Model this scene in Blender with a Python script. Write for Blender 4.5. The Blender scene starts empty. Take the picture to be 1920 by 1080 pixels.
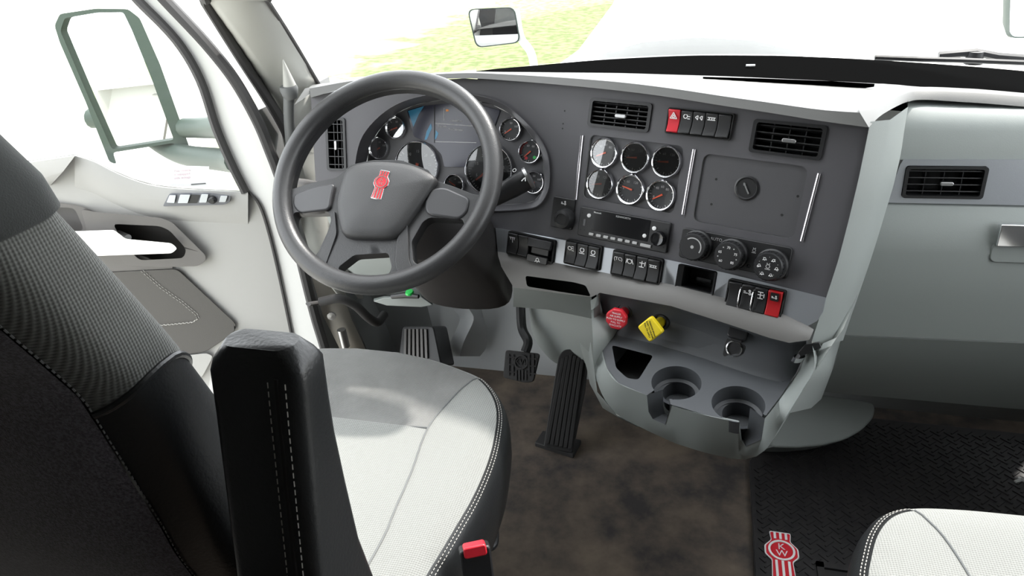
import bpy, bmesh, math, random
from mathutils import Vector, Matrix
from mathutils.geometry import delaunay_2d_cdt
random.seed(4)
S = bpy.context.scene
COL = S.collection
rad = math.radians

# ------------------------------------------------------------------ camera
FPX, PITCH, YAW, ROLL = 1340.0, rad(28), rad(16), rad(-3.75)
EYE = Vector((0, 0, 1.3))
_f = Vector((-math.sin(YAW)*math.cos(PITCH), math.cos(YAW)*math.cos(PITCH), -math.sin(PITCH)))
_r = Vector((math.cos(YAW), math.sin(YAW), 0)); _u = _r.cross(_f)
CR = math.cos(ROLL)*_r + math.sin(ROLL)*_u
CU = -math.sin(ROLL)*_r + math.cos(ROLL)*_u
CF = _f
cd = bpy.data.cameras.new('camera'); cam = bpy.data.objects.new('camera', cd); COL.objects.link(cam)
cd.sensor_width = 36; cd.lens = FPX*36/1920; cd.clip_start = .02; cd.clip_end = 300
m3 = Matrix((CR, CU, -CF)).transposed()
cam.matrix_world = Matrix.Translation(EYE) @ m3.to_4x4()
S.camera = cam

# ------------------------------------------------------------------ light
w = bpy.data.worlds.new('sky'); S.world = w; w.use_nodes = True
bg = w.node_tree.nodes['Background']
bg.inputs[0].default_value = (.93, .97, 1, 1); bg.inputs[1].default_value = 4.0
sl = bpy.data.lights.new('sun', 'SUN'); sun = bpy.data.objects.new('sun', sl); COL.objects.link(sun)
sl.energy = 5; sl.angle = rad(2.5); sl.color = (1, .96, .9)
SUNV = Vector((.13, .265, .36)).normalized()
sun.rotation_euler = SUNV.to_track_quat('Z', 'Y').to_euler(); sun.location = (1, 3, 6)
S.view_settings.view_transform = 'Standard'; S.view_settings.look = 'None'
S.view_settings.gamma = 1; S.view_settings.use_curve_mapping = False
S.view_settings.exposure = .3

# ------------------------------------------------------------------ helpers: places
def ray(u, v): return CF + CR*((u-960)/FPX) + CU*((540-v)/FPX)
def hit(u, v, P, n):
    d = ray(u, v); return EYE + d*((P-EYE).dot(n)/d.dot(n))
def aty(u, v, y): return hit(u, v, Vector((0, y, 0)), Vector((0, 1, 0)))
def atz(u, v, z): return hit(u, v, Vector((0, 0, z)), Vector((0, 0, 1)))
def atx(u, v, x): return hit(u, v, Vector((x, 0, 0)), Vector((1, 0, 0)))
def dep(u, v, z): return EYE + ray(u, v)*z
class Fr:
    """a flat working frame: origin, h (right), u (up in the surface), n (towards the cab)"""
    def __init__(s, o, h, u):
        s.o = Vector(o); s.h = Vector(h).normalized(); u = Vector(u); s.u = (u - s.h*u.dot(s.h)).normalized(); s.n = s.h.cross(s.u)
    def W(s, a, b, d=0): return s.o + s.h*a + s.u*b + s.n*d
    def px(s, u, v, d=0): return hit(u, v, s.o+s.n*d, s.n)
    def st(s, u, v, d=0):
        p = s.px(u, v, d)-s.o; return (p.dot(s.h), p.dot(s.u))
    def mat(s, a=0, b=0, d=0):
        m = Matrix((s.h, s.u, s.n)).transposed().to_4x4(); return Matrix.Translation(s.W(a, b, d)) @ m
    def at(s, a, b, d=0, rot=0, tilt=0):
        c, k = math.cos(rot), math.sin(rot); h = s.h*c+s.u*k; u = s.u*c-s.h*k
        if tilt: n = s.n; u = u*math.cos(tilt)+n*math.sin(tilt)
        return Fr(s.W(a, b, d), h, u)
def raked(o, a, r):
    a, r = rad(a), rad(r); aw = Vector((math.sin(a), math.cos(a), 0))
    return Fr(o, (math.cos(a), -math.sin(a), 0), Vector((0, 0, math.cos(r)))+aw*math.sin(r))

# ------------------------------------------------------------------ helpers: shapes (world verts, faces)
def sc(pts, n, closed=False):
    """smooth curve through points"""
    pts = [Vector(p) for p in pts]; N = len(pts); out = []
    segs = N if closed else N-1
    for i in range(segs):
        p0 = pts[(i-1) % N] if closed or i > 0 else pts[0]*2-pts[1]
        p1, p2 = pts[i], pts[(i+1) % N]
        p3 = pts[(i+2) % N] if closed or i+2 < N else pts[-1]*2-pts[-2]
        for k in range(n):
            t = k/n
            out.append(.5*((2*p1)+(p2-p0)*t+(2*p0-5*p1+4*p2-p3)*t*t+(3*p1-p0-3*p2+p3)*t**3))
    if not closed: out.append(pts[-1].copy())
    return out
def rs(pts, n):
    """resample a polyline to n points by length"""
    pts = [Vector(p) for p in pts]; L = [0]
    for a, b in zip(pts, pts[1:]): L.append(L[-1]+(b-a).length)
    out = []; j = 0
    for i in range(n):
        t = L[-1]*i/(n-1)
        while j < len(L)-2 and L[j+1] < t: j += 1
        d = L[j+1]-L[j]; out.append(pts[j].lerp(pts[j+1], (t-L[j])/d if d else 0))
    return out
def loft(rows, cu=False, cv=False, cap=False):
    n = len(rows[0]); V = [p for r in rows for p in r]; F = []
    R = len(rows)
    for i in range(R if cv else R-1):
        for j in range(n if cu else n-1):
            a = i*n+j; b = i*n+(j+1) % n; c = ((i+1) % R)*n+(j+1) % n; d = ((i+1) % R)*n+j
            F.append((a, b, c, d))
    if cap: F.append(tuple(range(n))); F.append(tuple(range((R-1)*n, R*n)))
    return V, F
def join(*gs):
    V = []; F = []
    for v, f in gs:
        o = len(V); V += list(v); F += [tuple(i+o for i in q) for q in f]
    return V, F
def prism(fr, out, d0, d1):
    n = len(out)
    V = [fr.W(a, b, d0) for a, b in out]+[fr.W(a, b, d1) for a, b in out]
    F = [tuple(range(n))[::-1], tuple(range(n, 2*n))]+[(i, (i+1) % n, n+(i+1) % n, n+i) for i in range(n)]
    return V, F
def rr(a0, a1, b0, b1, r=.004, n=4):
    if a0 > a1: a0, a1 = a1, a0
    if b0 > b1: b0, b1 = b1, b0
    o = []
    for cx, cy, q in ((a1-r, b1-r, 0), (a0+r, b1-r, 1), (a0+r, b0+r, 2), (a1-r, b0+r, 3)):
        for k in range(n+1):
            t = (q+k/n)*math.pi/2; o.append((cx+r*math.cos(t), cy+r*math.sin(t)))
    return o
def rnd(poly, r, n=4):
    """round the corners of a polygon"""
    o = []; N = len(poly)
    for i in range(N):
        p = Vector(poly[i]); a = Vector(poly[i-1])-p; b = Vector(poly[(i+1) % N])-p
        k = min(r, a.length*.45, b.length*.45); A = p+a.normalized()*k; B = p+b.normalized()*k
        for j in range(n+1):
            t = j/n; o.append(tuple(A*(1-t)**2+p*2*t*(1-t)+B*t*t))
    return o
def box(fr, a0, a1, b0, b1, d0, d1): return prism(fr, [(a0, b0), (a1, b0), (a1, b1), (a0, b1)], d0, d1)
def lathe(fr, prof, n=32, a=0, b=0):
    rows = [[fr.W(a+r*math.cos(2*math.pi*j/n), b+r*math.sin(2*math.pi*j/n), d) for j in range(n)] for r, d in prof]
    return loft(rows, cu=True)
def disc(fr, r, d, n=32, a=0, b=0):
    V = [fr.W(a+r*math.cos(2*math.pi*j/n), b+r*math.sin(2*math.pi*j/n), d) for j in range(n)]
    return V, [tuple(range(n))]
def tube(pts, r, n=10, closed=False, cap=True, sx=1.0, up=None):
    pts = [Vector(p) for p in pts]; N = len(pts); rows = []
    if not hasattr(r, '__len__'): r = [r]*N
    nv = None
    for i in range(N):
        a = pts[i-1] if (i > 0 or closed) else pts[i]; b = pts[(i+1) % N] if (i < N-1 or closed) else pts[i]
        t = (b-a).normalized()
        if up is not None: nv = up
        elif nv is None: nv = Vector((0, 0, 1)) if abs(t.z) < .9 else Vector((1, 0, 0))
        nv = (nv - t*nv.dot(t)).normalized(); bi = t.cross(nv)
        rows.append([pts[i]+(nv*math.cos(2*math.pi*k/n)*sx+bi*math.sin(2*math.pi*k/n))*r[i] for k in range(n)])
    return loft(rows, cu=True, cv=closed, cap=(cap and not closed))
def sheet(out, holes, mapf, step=30):
    """a surface with openings: outline and holes given in 2D, mapped onto the surface by mapf"""
    V = [Vector(p) for p in out]; E = [(i, (i+1) % len(out)) for i in range(len(out))]
    for h in holes:
        o = len(V); V += [Vector(p) for p in h]; E += [(o+i, o+(i+1) % len(h)) for i in range(len(h))]
    def inside(p, poly):
        c = False; j = len(poly)-1
        for i in range(len(poly)):
            if (poly[i][1] > p[1]) != (poly[j][1] > p[1]) and p[0] < (poly[j][0]-poly[i][0])*(p[1]-poly[i][1])/(poly[j][1]-poly[i][1])+poly[i][0]: c = not c
            j = i
        return c
    xs = [p[0] for p in out]; ys = [p[1] for p in out]
    if step:
        nx = int((max(xs)-min(xs))/step); ny = int((max(ys)-min(ys))/step)
        for i in range(1, nx+1):
            for j in range(1, ny+1):
                p = (min(xs)+i*(max(xs)-min(xs))/(nx+1), min(ys)+j*(max(ys)-min(ys))/(ny+1))
                if inside(p, out) and not any(inside(p, h) for h in holes): V.append(Vector(p))
    r = delaunay_2d_cdt(V, E, [], 0, 1e-7)
    v2, f2 = r[0], r[2]; F = []
    for f in f2:
        c = (sum(v2[i][0] for i in f)/len(f), sum(v2[i][1] for i in f)/len(f))
        if inside(c, out) and not any(inside(c, h) for h in holes): F.append(tuple(f))
    return [mapf(p[0], p[1]) for p in v2], F
def wall(loop, m0, m1, closed=True): return loft([[m0(*p) for p in loop], [m1(*p) for p in loop]], cu=closed)

# ------------------------------------------------------------------ helpers: objects
def mk(name, geo, mat, parent=None, bevel=0, smooth=35, solid=0, sub=0, seg=2, recalc=True):
    V, F = geo
    me = bpy.data.meshes.new(name)
    if parent is not None: inv = parent.matrix_world.inverted(); M = Matrix.Identity(4)
    else:
        xs = [p[0] for p in V]; ys = [p[1] for p in V]; zs = [p[2] for p in V]
        loc = Vector(((min(xs)+max(xs))/2, (min(ys)+max(ys))/2, min(zs))); inv = Matrix.Translation(-loc)
    me.from_pydata([inv @ Vector(p) for p in V], [], F)
    bm = bmesh.new(); bm.from_mesh(me)
    bmesh.ops.remove_doubles(bm, verts=bm.verts, dist=1e-6)
    if recalc: bmesh.ops.recalc_face_normals(bm, faces=bm.faces)
    bm.to_mesh(me); bm.free()
    if smooth:
        me.polygons.foreach_set('use_smooth', [True]*len(me.polygons))
        if not sub: me.set_sharp_from_angle(angle=rad(smooth))
    me.materials.append(mat)
    o = bpy.data.objects.new(name, me); COL.objects.link(o)
    if parent is not None: o.parent = parent; o.matrix_world = parent.matrix_world.copy()
    else: o.matrix_world = Matrix.Translation(loc)
    if solid: md = o.modifiers.new('thickness', 'SOLIDIFY'); md.thickness = solid; md.offset = 0
    if bevel:
        md = o.modifiers.new('bevel', 'BEVEL'); md.width = bevel; md.segments = seg; md.limit_method = 'ANGLE'; md.angle_limit = rad(35)
    if sub: md = o.modifiers.new('subdivision', 'SUBSURF'); md.levels = sub; md.render_levels = sub
    return o
def tag(o, label, cat, group=None):
    o['label'] = label; o['category'] = cat
    if group: o['group'] = group
    return o
def thing(name, label, cat, M, group=None):
    o = bpy.data.objects.new(name, None); COL.objects.link(o); o.empty_display_size = .05
    o.matrix_world = M if isinstance(M, Matrix) else Matrix.Translation(Vector(M))
    return tag(o, label, cat, group)
def struct(name, geo, mat, parent=None, **k):
    o = mk(name, geo, mat, parent, **k)
    if parent is None: o['kind'] = 'structure'
    return o
def lab(o, t): o['label'] = t; return o
def text(name, s, size, fr, a, b, d, mat, parent, rot=0, align='CENTER', ext=.0002, sx=1):
    c = bpy.data.curves.new(name, 'FONT'); c.body = s; c.size = size; c.align_x = align; c.align_y = 'CENTER'; c.extrude = ext; c.resolution_u = 2
    t = bpy.data.objects.new(name, c); COL.objects.link(t)
    me = bpy.data.meshes.new_from_object(t); bpy.data.objects.remove(t); bpy.data.curves.remove(c)
    f = fr.at(a, b, d, rot); M = parent.matrix_world.inverted() @ f.mat() @ Matrix.Diagonal((sx, 1, 1, 1))
    me.transform(M); me.materials.clear(); me.materials.append(mat); me.name = name
    o = bpy.data.objects.new(name, me); COL.objects.link(o); o.parent = parent; o.matrix_world = parent.matrix_world.copy()
    return o
def inst(src, parent, M, name=None):
    """a copy of a built piece that shares its mesh, at M in the parent's space"""
    o = src.copy(); COL.objects.link(o); o.parent = parent; o.matrix_local = M; return o

# ------------------------------------------------------------------ materials
def material(name, col, rough=.5, metal=0, bump=0, scale=400, var=0, vscale=8, var_col=None, spec=.5, sheen=0, coat=0, pattern=None, emit=0, detail=4):
    m = bpy.data.materials.new(name); m.use_nodes = True; nt = m.node_tree; N = nt.nodes; L = nt.links
    b = N['Principled BSDF']
    def sv(k, v):
        if k in b.inputs: b.inputs[k].default_value = v
    c = (*col, 1); sv('Base Color', c); sv('Roughness', rough); sv('Metallic', metal); sv('Specular IOR Level', spec)
    if sheen: sv('Sheen Weight', sheen); sv('Sheen Roughness', .4)
    if coat: sv('Coat Weight', coat); sv('Coat Roughness', .05)
    if emit: sv('Emission Color', c); sv('Emission Strength', emit)
    tc = N.new('ShaderNodeTexCoord'); colsock = None
    if var:
        n = N.new('ShaderNodeTexNoise'); n.inputs['Scale'].default_value = vscale; n.inputs['Detail'].default_value = detail; n.inputs['Roughness'].default_value = .62
        L.new(tc.outputs['Object'], n.inputs['Vector'])
        r = N.new('ShaderNodeValToRGB'); r.color_ramp.elements[0].position = .36; r.color_ramp.elements[1].position = .66
        r.color_ramp.elements[0].color = c; vc = var_col or tuple(min(1, x*(1+var)) for x in col); r.color_ramp.elements[1].color = (*vc, 1)
        L.new(n.outputs['Fac'], r.inputs['Fac']); colsock = r.outputs['Color']
    hs = None
    if pattern:
        k, dark, off = pattern       # woven dots: spacing per metre, darkening between threads
        sp = N.new('ShaderNodeSeparateXYZ'); L.new(tc.outputs['Object'], sp.inputs[0])
        def mth(op, a, bb=None):
            q = N.new('ShaderNodeMath'); q.operation = op
            for i, x in enumerate((a, bb)):
                if x is None: continue
                if isinstance(x, (int, float)): q.inputs[i].default_value = x
                else: L.new(x, q.inputs[i])
            return q.outputs[0]
        ax = [sp.outputs[i] for i in off]
        su = mth('SINE', mth('MULTIPLY', mth('ADD', ax[0], ax[1]), k)); sw = mth('SINE', mth('MULTIPLY', mth('SUBTRACT', ax[0], ax[1]), k))
        pr = mth('ADD', mth('MULTIPLY', mth('MULTIPLY', su, sw), .5), .5); hs = pr
        mx = N.new('ShaderNodeMixRGB'); mx.blend_type = 'MULTIPLY'; mx.inputs[0].default_value = 1
        rp = N.new('ShaderNodeValToRGB'); rp.color_ramp.elements[0].color = (dark, dark, dark, 1); rp.color_ramp.elements[1].color = (1, 1, 1, 1); rp.color_ramp.elements[0].position = .1; rp.color_ramp.elements[1].position = .6
        L.new(pr, rp.inputs[0])
        if colsock: L.new(colsock, mx.inputs[1])
        else: mx.inputs[1].default_value = c
        L.new(rp.outputs[0], mx.inputs[2]); colsock = mx.outputs[0]
    if colsock: L.new(colsock, b.inputs['Base Color'])
    if bump:
        bp = N.new('ShaderNodeBump'); bp.inputs['Strength'].default_value = bump; bp.inputs['Distance'].default_value = .001
        if hs is None:
            n2 = N.new('ShaderNodeTexNoise'); n2.inputs['Scale'].default_value = scale; n2.inputs['Detail'].default_value = 3
            L.new(tc.outputs['Object'], n2.inputs['Vector']); hs = n2.outputs['Fac']
        L.new(hs, bp.inputs['Height']); L.new(bp.outputs['Normal'], b.inputs['Normal'])
    return m
def glass(name, tint=(1, 1, 1), refl=.6, ior=1.45):
    m = bpy.data.materials.new(name); m.use_nodes = True; nt = m.node_tree; N = nt.nodes; L = nt.links
    N.remove(N['Principled BSDF']); out = [n for n in N if n.type == 'OUTPUT_MATERIAL'][0]
    t = N.new('ShaderNodeBsdfTransparent'); t.inputs[0].default_value = (*tint, 1)
    g = N.new('ShaderNodeBsdfGlossy'); g.inputs['Roughness'].default_value = .01
    f = N.new('ShaderNodeFresnel'); f.inputs[0].default_value = ior
    mu = N.new('ShaderNodeMath'); mu.operation = 'MULTIPLY'; mu.inputs[1].default_value = refl; L.new(f.outputs[0], mu.inputs[0])
    mx = N.new('ShaderNodeMixShader'); L.new(mu.outputs[0], mx.inputs[0]); L.new(t.outputs[0], mx.inputs[1]); L.new(g.outputs[0], mx.inputs[2]); L.new(mx.outputs[0], out.inputs[0])
    return m
M = dict(
    fascia=material('charcoal soft plastic', (.075, .073, .080), .55, bump=.12, scale=900),
    fascia2=material('charcoal plate plastic', (.066, .065, .070), .6, bump=.15, scale=900),
    topgrey=material('grey dash pad', (.13, .13, .125), .55, bump=.15, scale=700),
    grey=material('sage grey plastic', (.235, .255, .245), .58, bump=.14, scale=700),
    bolg=material('warm grey bolster plastic', (.15, .145, .138), .55, bump=.12, scale=700),
    greyd=material('mid grey plastic', (.13, .135, .135), .6, bump=.12, scale=700),
    tray=material('dark slate plastic', (.062, .066, .072), .5, bump=.12, scale=800),
    black=material('black plastic', (.012, .012, .013), .42, bump=.08, scale=700),
    frit=material('black windshield border', (.004, .004, .004), 1, spec=0),
    blackm=material('matt black plastic', (.010, .010, .010), .75),
    gloss=material('glossy black plastic', (.006, .006, .007), .12),
    rubber=material('black rubber', (.018, .017, .017), .7, bump=.2, scale=500),
    seal=material('dark grey rubber seal', (.05, .048, .048), .65),
    silver=material('brushed silver trim', (.42, .44, .47), .38, metal=.75, bump=.15, scale=600),
    chrome=material('chrome', (.86, .86, .88), .08, metal=1),
    rod=material('dull chrome', (.50, .48, .50), .25, metal=1),
    mirror=material('mirror glass', (.95, .96, .96), .0, metal=1),
    steel=material('grey steel', (.4, .4, .4), .35, metal=1),
    wheel=material('black grained wheel leather', (.034, .034, .035), .36, bump=.3, scale=420),
    pad=material('charcoal airbag cover', (.045, .045, .046), .5, bump=.35, scale=520),
    insert=material('satin grey spoke insert', (.05, .05, .053), .36, bump=.05),
    red=material('red plastic', (.62, .02, .035), .32),
    redd=material('dark red plastic', (.40, .008, .012), .35),
    yellow=material('yellow plastic', (.86, .66, .02), .35),
    white=material('white print', (.8, .8, .8), .5),
    grprint=material('grey print', (.42, .42, .42), .5),
    faint=material('faint pink print', (.75, .6, .65), .6),
    needle=material('orange red needle', (.75, .10, .03), .4),
    dial=material('black dial', (.014, .015, .018), .5),
    screen=material('dark blue screen', (.012, .012, .028), .18),
    blue=material('screen blue swirl', (.02, .18, .32), .3),
    orange=material('orange lamp', (.8, .25, .02), .4),
    green=material('green lamp', (.03, .5, .09), .35),
    fab=material('pale grey seat fabric', (.27, .275, .26), .9, bump=.6, pattern=(900, .72, (0, 1)), sheen=.15, var=.0),
    fabg=material('grey seat inset fabric', (.235, .235, .225), .9, bump=.6, pattern=(1100, .70, (0, 1)), sheen=.15, var=-.25, vscale=7),
    knit=material('charcoal knit fabric', (.115, .118, .11), .9, bump=.6, pattern=(1250, .55, (1, 2)), sheen=.25),
    velour=material('black velour', (.030, .026, .037), .95, bump=.5, scale=900, var=1.6, vscale=420, var_col=(.12, .108, .14), sheen=.8, detail=1),
    headcloth=material('dark headrest cloth', (.030, .033, .032), .9, bump=.3, scale=900, sheen=.2),
    leather=material('black leather', (.014, .015, .016), .36, bump=.3, scale=330),
    stitch=material('pale thread', (.42, .41, .38), .8),
    floor=material('worn black floor rubber', (.030, .026, .025), .8, bump=.3, scale=300, var=1, vscale=7, var_col=(.14, .108, .080), detail=9),
    mat=material('black rubber mat', (.011, .010, .011), .5, bump=.2, scale=400, var=1, vscale=40, var_col=(.022, .02, .02)),
    carpet=material('grey firewall panel', (.36, .37, .37), .75, bump=.1),
    paint=material('white paint', (.80, .80, .78), .25, coat=.3),
    doorgrey=material('pale grey door trim', (.36, .355, .34), .55, bump=.14, scale=700),
    doormid=material('taupe door trim', (.115, .108, .103), .5, bump=.1, scale=700),
    doordark=material('dark taupe leatherette', (.055, .051, .047), .5, bump=.25, scale=400),
    pillar=material('pale pillar trim', (.42, .42, .39), .6, bump=.12, scale=700),
    liner=material('grey headliner', (.20, .20, .195), .9),
    mirhouse=material('grey green mirror housing', (.028, .045, .036), .6),
    cable=material('greyish hinge metal', (.42, .39, .34), .5),
)
GL = glass('window glass', refl=.5); GLG = glass('gauge lens', refl=1.0, ior=1.9)

# ================================================================== the place outside
def box3(x0, x1, y0, y1, z0, z1):
    f = Fr((0, 0, 0), (1, 0, 0), (0, 1, 0)); return box(f, x0, x1, y0, y1, z0, z1)
def ground_mat():
    m = material('grass and pale gravel', (.24, .30, .10), .95, bump=.5, scale=30); nt = m.node_tree; N = nt.nodes; L = nt.links; b = N['Principled BSDF']
    tc = N.new('ShaderNodeTexCoord')
    def noise(s, d):
        n = N.new('ShaderNodeTexNoise'); n.inputs['Scale'].default_value = s; n.inputs['Detail'].default_value = d; L.new(tc.outputs['Object'], n.inputs['Vector']); return n.outputs['Fac']
    r = N.new('ShaderNodeValToRGB'); e = r.color_ramp.elements
    e[0].position = .40; e[0].color = (.20, .25, .09, 1); e[1].position = .60; e[1].color = (.36, .40, .19, 1)
    L.new(noise(6, 12), r.inputs[0])
    # a lawn strip beside the pale gravel yard: the border wavers with noise
    sx = N.new('ShaderNodeSeparateXYZ'); L.new(tc.outputs['Object'], sx.inputs[0])
    def mth(op, a, b_=0.0):
        q = N.new('ShaderNodeMath'); q.operation = op
        for i, x in enumerate((a, b_)):
            if isinstance(x, (int, float)): q.inputs[i].default_value = x
            else: L.new(x, q.inputs[i])
        return q.outputs[0]
    dist = mth('ADD', mth('ABSOLUTE', mth('ADD', sx.outputs[0], 4.5)), mth('MULTIPLY', mth('SUBTRACT', noise(.9, 8), .5), 5.0))
    dist = mth('ADD', dist, mth('MAXIMUM', mth('SUBTRACT', 9.0, mth('ABSOLUTE', sx.outputs[1])), 0.0))
    g = N.new('ShaderNodeValToRGB'); g.color_ramp.elements[0].position = .22; g.color_ramp.elements[1].position = .36
    L.new(mth('DIVIDE', dist, 10.0), g.inputs[0])
    mx = N.new('ShaderNodeMixRGB'); L.new(g.outputs[0], mx.inputs[0]); L.new(r.outputs[0], mx.inputs[1]); mx.inputs[2].default_value = (.62, .60, .55, 1)
    L.new(mx.outputs[0], b.inputs['Base Color']); return m
struct('ground', box3(-60, 60, -60, 60, -1.45, -1.4), ground_mat())
# hood
hl = [aty(1108, 112, 2.0)+Vector((0, -.06, -.14)), aty(1108, 112, 2.0), aty(1128, 60, 2.7), aty(1150, 5, 3.6), aty(1165, -25, 4.1)]
rows = []
for p in hl:
    x0 = p.x; xc = -.03; hw = xc-x0
    # fender top lies lower and outside of the crown on either side
    dr = max(0, p.y-2.2)*.30
    half = [(-hw*2.2, -.55-dr), (-hw*2.15, -.12-dr), (-hw*1.9, -.045-dr), (-hw*1.4, -.03-dr*.7), (-hw, -.01), (-hw*.85, .015), (-hw*.5, .04), (0, .05)]
    prof_ = half+[(-a, b) for a, b in half[::-1][1:]]
    rows.append([Vector((xc+a, p.y, p.z+b)) for a, b in prof_])
hood = mk('truck_hood', loft(rows), M['paint'], smooth=60, solid=.01); tag(hood, 'sunlit white truck hood beyond the windshield', 'hood')

def hood_mirror(name, label, y, quad, arm, group):
    # mirror head with a housing behind the glass, on a bent arm that stands on the fender
    t = thing(name, label, 'mirror', aty(*arm[-1], y), group)
    fr = Fr(aty(*quad[0], y), (1, .15, 0), (0, .1, 1))
    out = rnd([fr.st(*q) for q in quad], .03, 5)
    c = (sum(a for a, b in out)/len(out), sum(b for a, b in out)/len(out))
    g = [(c[0]+(a-c[0])*.95, c[1]+(b-c[1])*.95) for a, b in out]
    back = [(c[0]+(a-c[0])*.7, c[1]+(b-c[1])*.7) for a, b in out]
    mk('housing', loft([[fr.W(*p, 0) for p in g], [fr.W(*p, .006) for p in out], [fr.W(*p, -.02) for p in out], [fr.W(*p, -.09) for p in back]], cu=True, cap=False), M['mirhouse'], t)
    mk('mirror_glass', prism(fr, g, -.002, .001), M['mirror'], t)
    mk('arm', tube(sc([aty(u, v, y+.05) for u, v in arm], 5), .018, 10), M['paint'], t)
hood_mirror('hood_mirror', 'squarish hood mirror standing over the grass, seen through the windshield', 3.0, [(876, 17), (965, 13), (976, 80), (893, 90)], [(966, 18), (976, 70), (998, 106), (1006, 185)], 'hood mirrors')
hood_mirror('hood_mirror', 'hood mirror cut off by the top right corner of the picture', 3.0, [(1893, -40), (1990, -45), (1985, 70), (1890, 72)], [(1898, 50), (1875, 80), (1852, 104), (1840, 190)], 'hood mirrors')

# ================================================================== cab shell
struct('floor', box3(-1.06, 1.02, -1.6, 1.84, -.06, 0), M['floor'])
fw_rows = [[Vector((x, y, z)) for x in (-1.05, -.6, -.2, .3, 1.0)] for y, z in ((1.80, -.02), (1.84, .10), (1.93, .35), (1.98, .6), (1.98, .84), (1.86, .885), (1.78, .885))]
struct('wall_front', loft(fw_rows), M['carpet'], solid=.01)
struct('ceiling', loft([[Vector((x, y, 1.86-.10*(x/1.05)**2+dz)) for x in (-1.05, -.7, -.3, 0, .3, .7, 1.02)] for y, dz in ((-1.6, 0), (-.4, 0), (.5, 0), (.95, -.06))]), M['liner'], solid=.03)
struct('wall_back', box3(-1.05, 1.02, -1.65, -1.6, 0, 1.86), M['liner'])
struct('wall_left', join(box3(-1.10, -1.05, -1.6, .42, 0, 1.8), box3(-1.10, -1.05, 1.52, 1.9, 0, .9)), M['liner'])
struct('wall_right', join(box3(1.02, 1.07, -1.6, .35, 0, 1.8), box3(1.02, 1.07, .35, 1.9, 0, .78), box3(1.02, 1.07, .35, 1.2, 1.62, 1.8)), M['liner'])
# windshield
base = [aty(560, 150, 1.66), aty(700, 143, 1.74), aty(900, 132, 1.80), aty(1100, 112, 1.84), aty(1300, 102, 1.85), aty(1500, 103, 1.84), aty(1700, 114, 1.80), aty(1930, 134, 1.72), Vector((1.0, 1.62, .93))]
bs = rs(sc(base, 4), 30)
head = [Vector((-1.0+2.0*i/29, .98+.10*math.sin(math.pi*i/29), 1.70+.06*math.sin(math.pi*i/29))) for i in range(30)]
struct('window_1', loft([[a.lerp(b, t)+Vector((0, .05, .03))*math.sin(math.pi*t) for a, b in zip(bs, head)] for t in (0, .25, .5, .75, 1)]), GL, smooth=60)
# dark strip along the foot of the windshield
top = [(893, 133), (950, 127), (1000, 123), (1100, 114), (1200, 108), (1300, 104), (1400, 104), (1480, 105), (1600, 110), (1700, 116), (1800, 123), (1930, 134), (2300, 172)]
bot = [(893, 135), (950, 135), (1000, 135), (1100, 136), (1200, 138), (1300, 141), (1400, 144), (1480, 148), (1600, 153), (1700, 160), (1800, 168), (1930, 179), (2300, 218)]
r0 = rs(sc([aty(u, v, 1.83) for u, v in top], 3), 30); r1 = rs(sc([aty(u, v, 1.70) for u, v in bot], 3), 30)
r2 = [p+Vector((0, .02, -.06)) for p in r1]; rb = [p+Vector((0, .03, -.10)) for p in r0]
struct('trim_1', loft([r2, r1, r0, rb]), M['frit'], smooth=50)
tw = mk('clip', box(Fr(aty(1407, 124, 1.76), (1, 0, 0), (0, .6, .8)), -.010, .010, -.002, .002, .0, .006), M['white'], bpy.data.objects['trim_1'])
# wiper parked beyond the glass
wp = thing('wiper', 'black wiper arm parked beyond the right end of the windshield foot', 'wiper', aty(1800, 112, 1.92))
mk('blade', tube([aty(u, v, 1.90) for u, v in ((1640, 108), (1720, 111), (1800, 113), (1925, 118))], .006, 6), M['black'], wp)
mk('arm', tube([aty(u, v, 1.93) for u, v in ((1760, 104), (1830, 98), (1870, 106), (1925, 110))], .009, 6), M['black'], wp)
mk('pivot', lathe(Fr(aty(1828, 103, 1.93), (1, 0, 0), (0, 1, 0)), [(.02, -.02), (.018, .008), (.001, .010)], 12), M['black'], wp)
# A pillar, its gasket line and the door opening seal
pl = [[aty(595, 158, 1.66), aty(545, 75, 1.52), aty(500, 0, 1.40), aty(470, -50, 1.32), Vector((-.97, .98, 1.70))],
      [aty(570, 165, 1.60), aty(500, 75, 1.47), aty(455, 0, 1.35), aty(425, -50, 1.27), Vector((-.99, .92, 1.70))],
      [aty(548, 200, 1.58), aty(478, 100, 1.46), aty(405, 0, 1.34), aty(370, -50, 1.27), Vector((-1.03, .92, 1.71))],
      [aty(528, 240, 1.60), aty(455, 110, 1.50), aty(375, 0, 1.40), aty(335, -50, 1.33), Vector((-1.06, 1.0, 1.72))]]
struct('trim_2', loft([sc(r, 4) for r in pl]), M['pillar'], smooth=70, solid=.006)
struct('trim_3', tube(sc([aty(u, v, y) for u, v, y in ((600, 163, 1.67), (548, 75, 1.53), (500, 0, 1.40), (470, -50, 1.32))]+[Vector((-.97, .985, 1.70))], 4), .006, 8), M['seal'])
struct('trim_4', tube(sc([aty(u, v, y) for u, v, y in ((556, 330, 1.55), (545, 270, 1.56), (520, 215, 1.55), (450, 105, 1.47), (385, 0, 1.37), (350, -55, 1.29))]+[Vector((-1.04, .93, 1.71))], 4), .016, 8, sx=.7), M['seal'])
struct('trim_6', loft([[Vector((x, 1.66+dy, .90)), Vector((x+.01, 1.36+dy, 1.28)), Vector((x, .98+dy, 1.72))] for x, dy in ((.93, .03), (.97, -.06), (1.02, -.06), (1.05, .03))]), M['pillar'], smooth=70, solid=.006)
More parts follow.
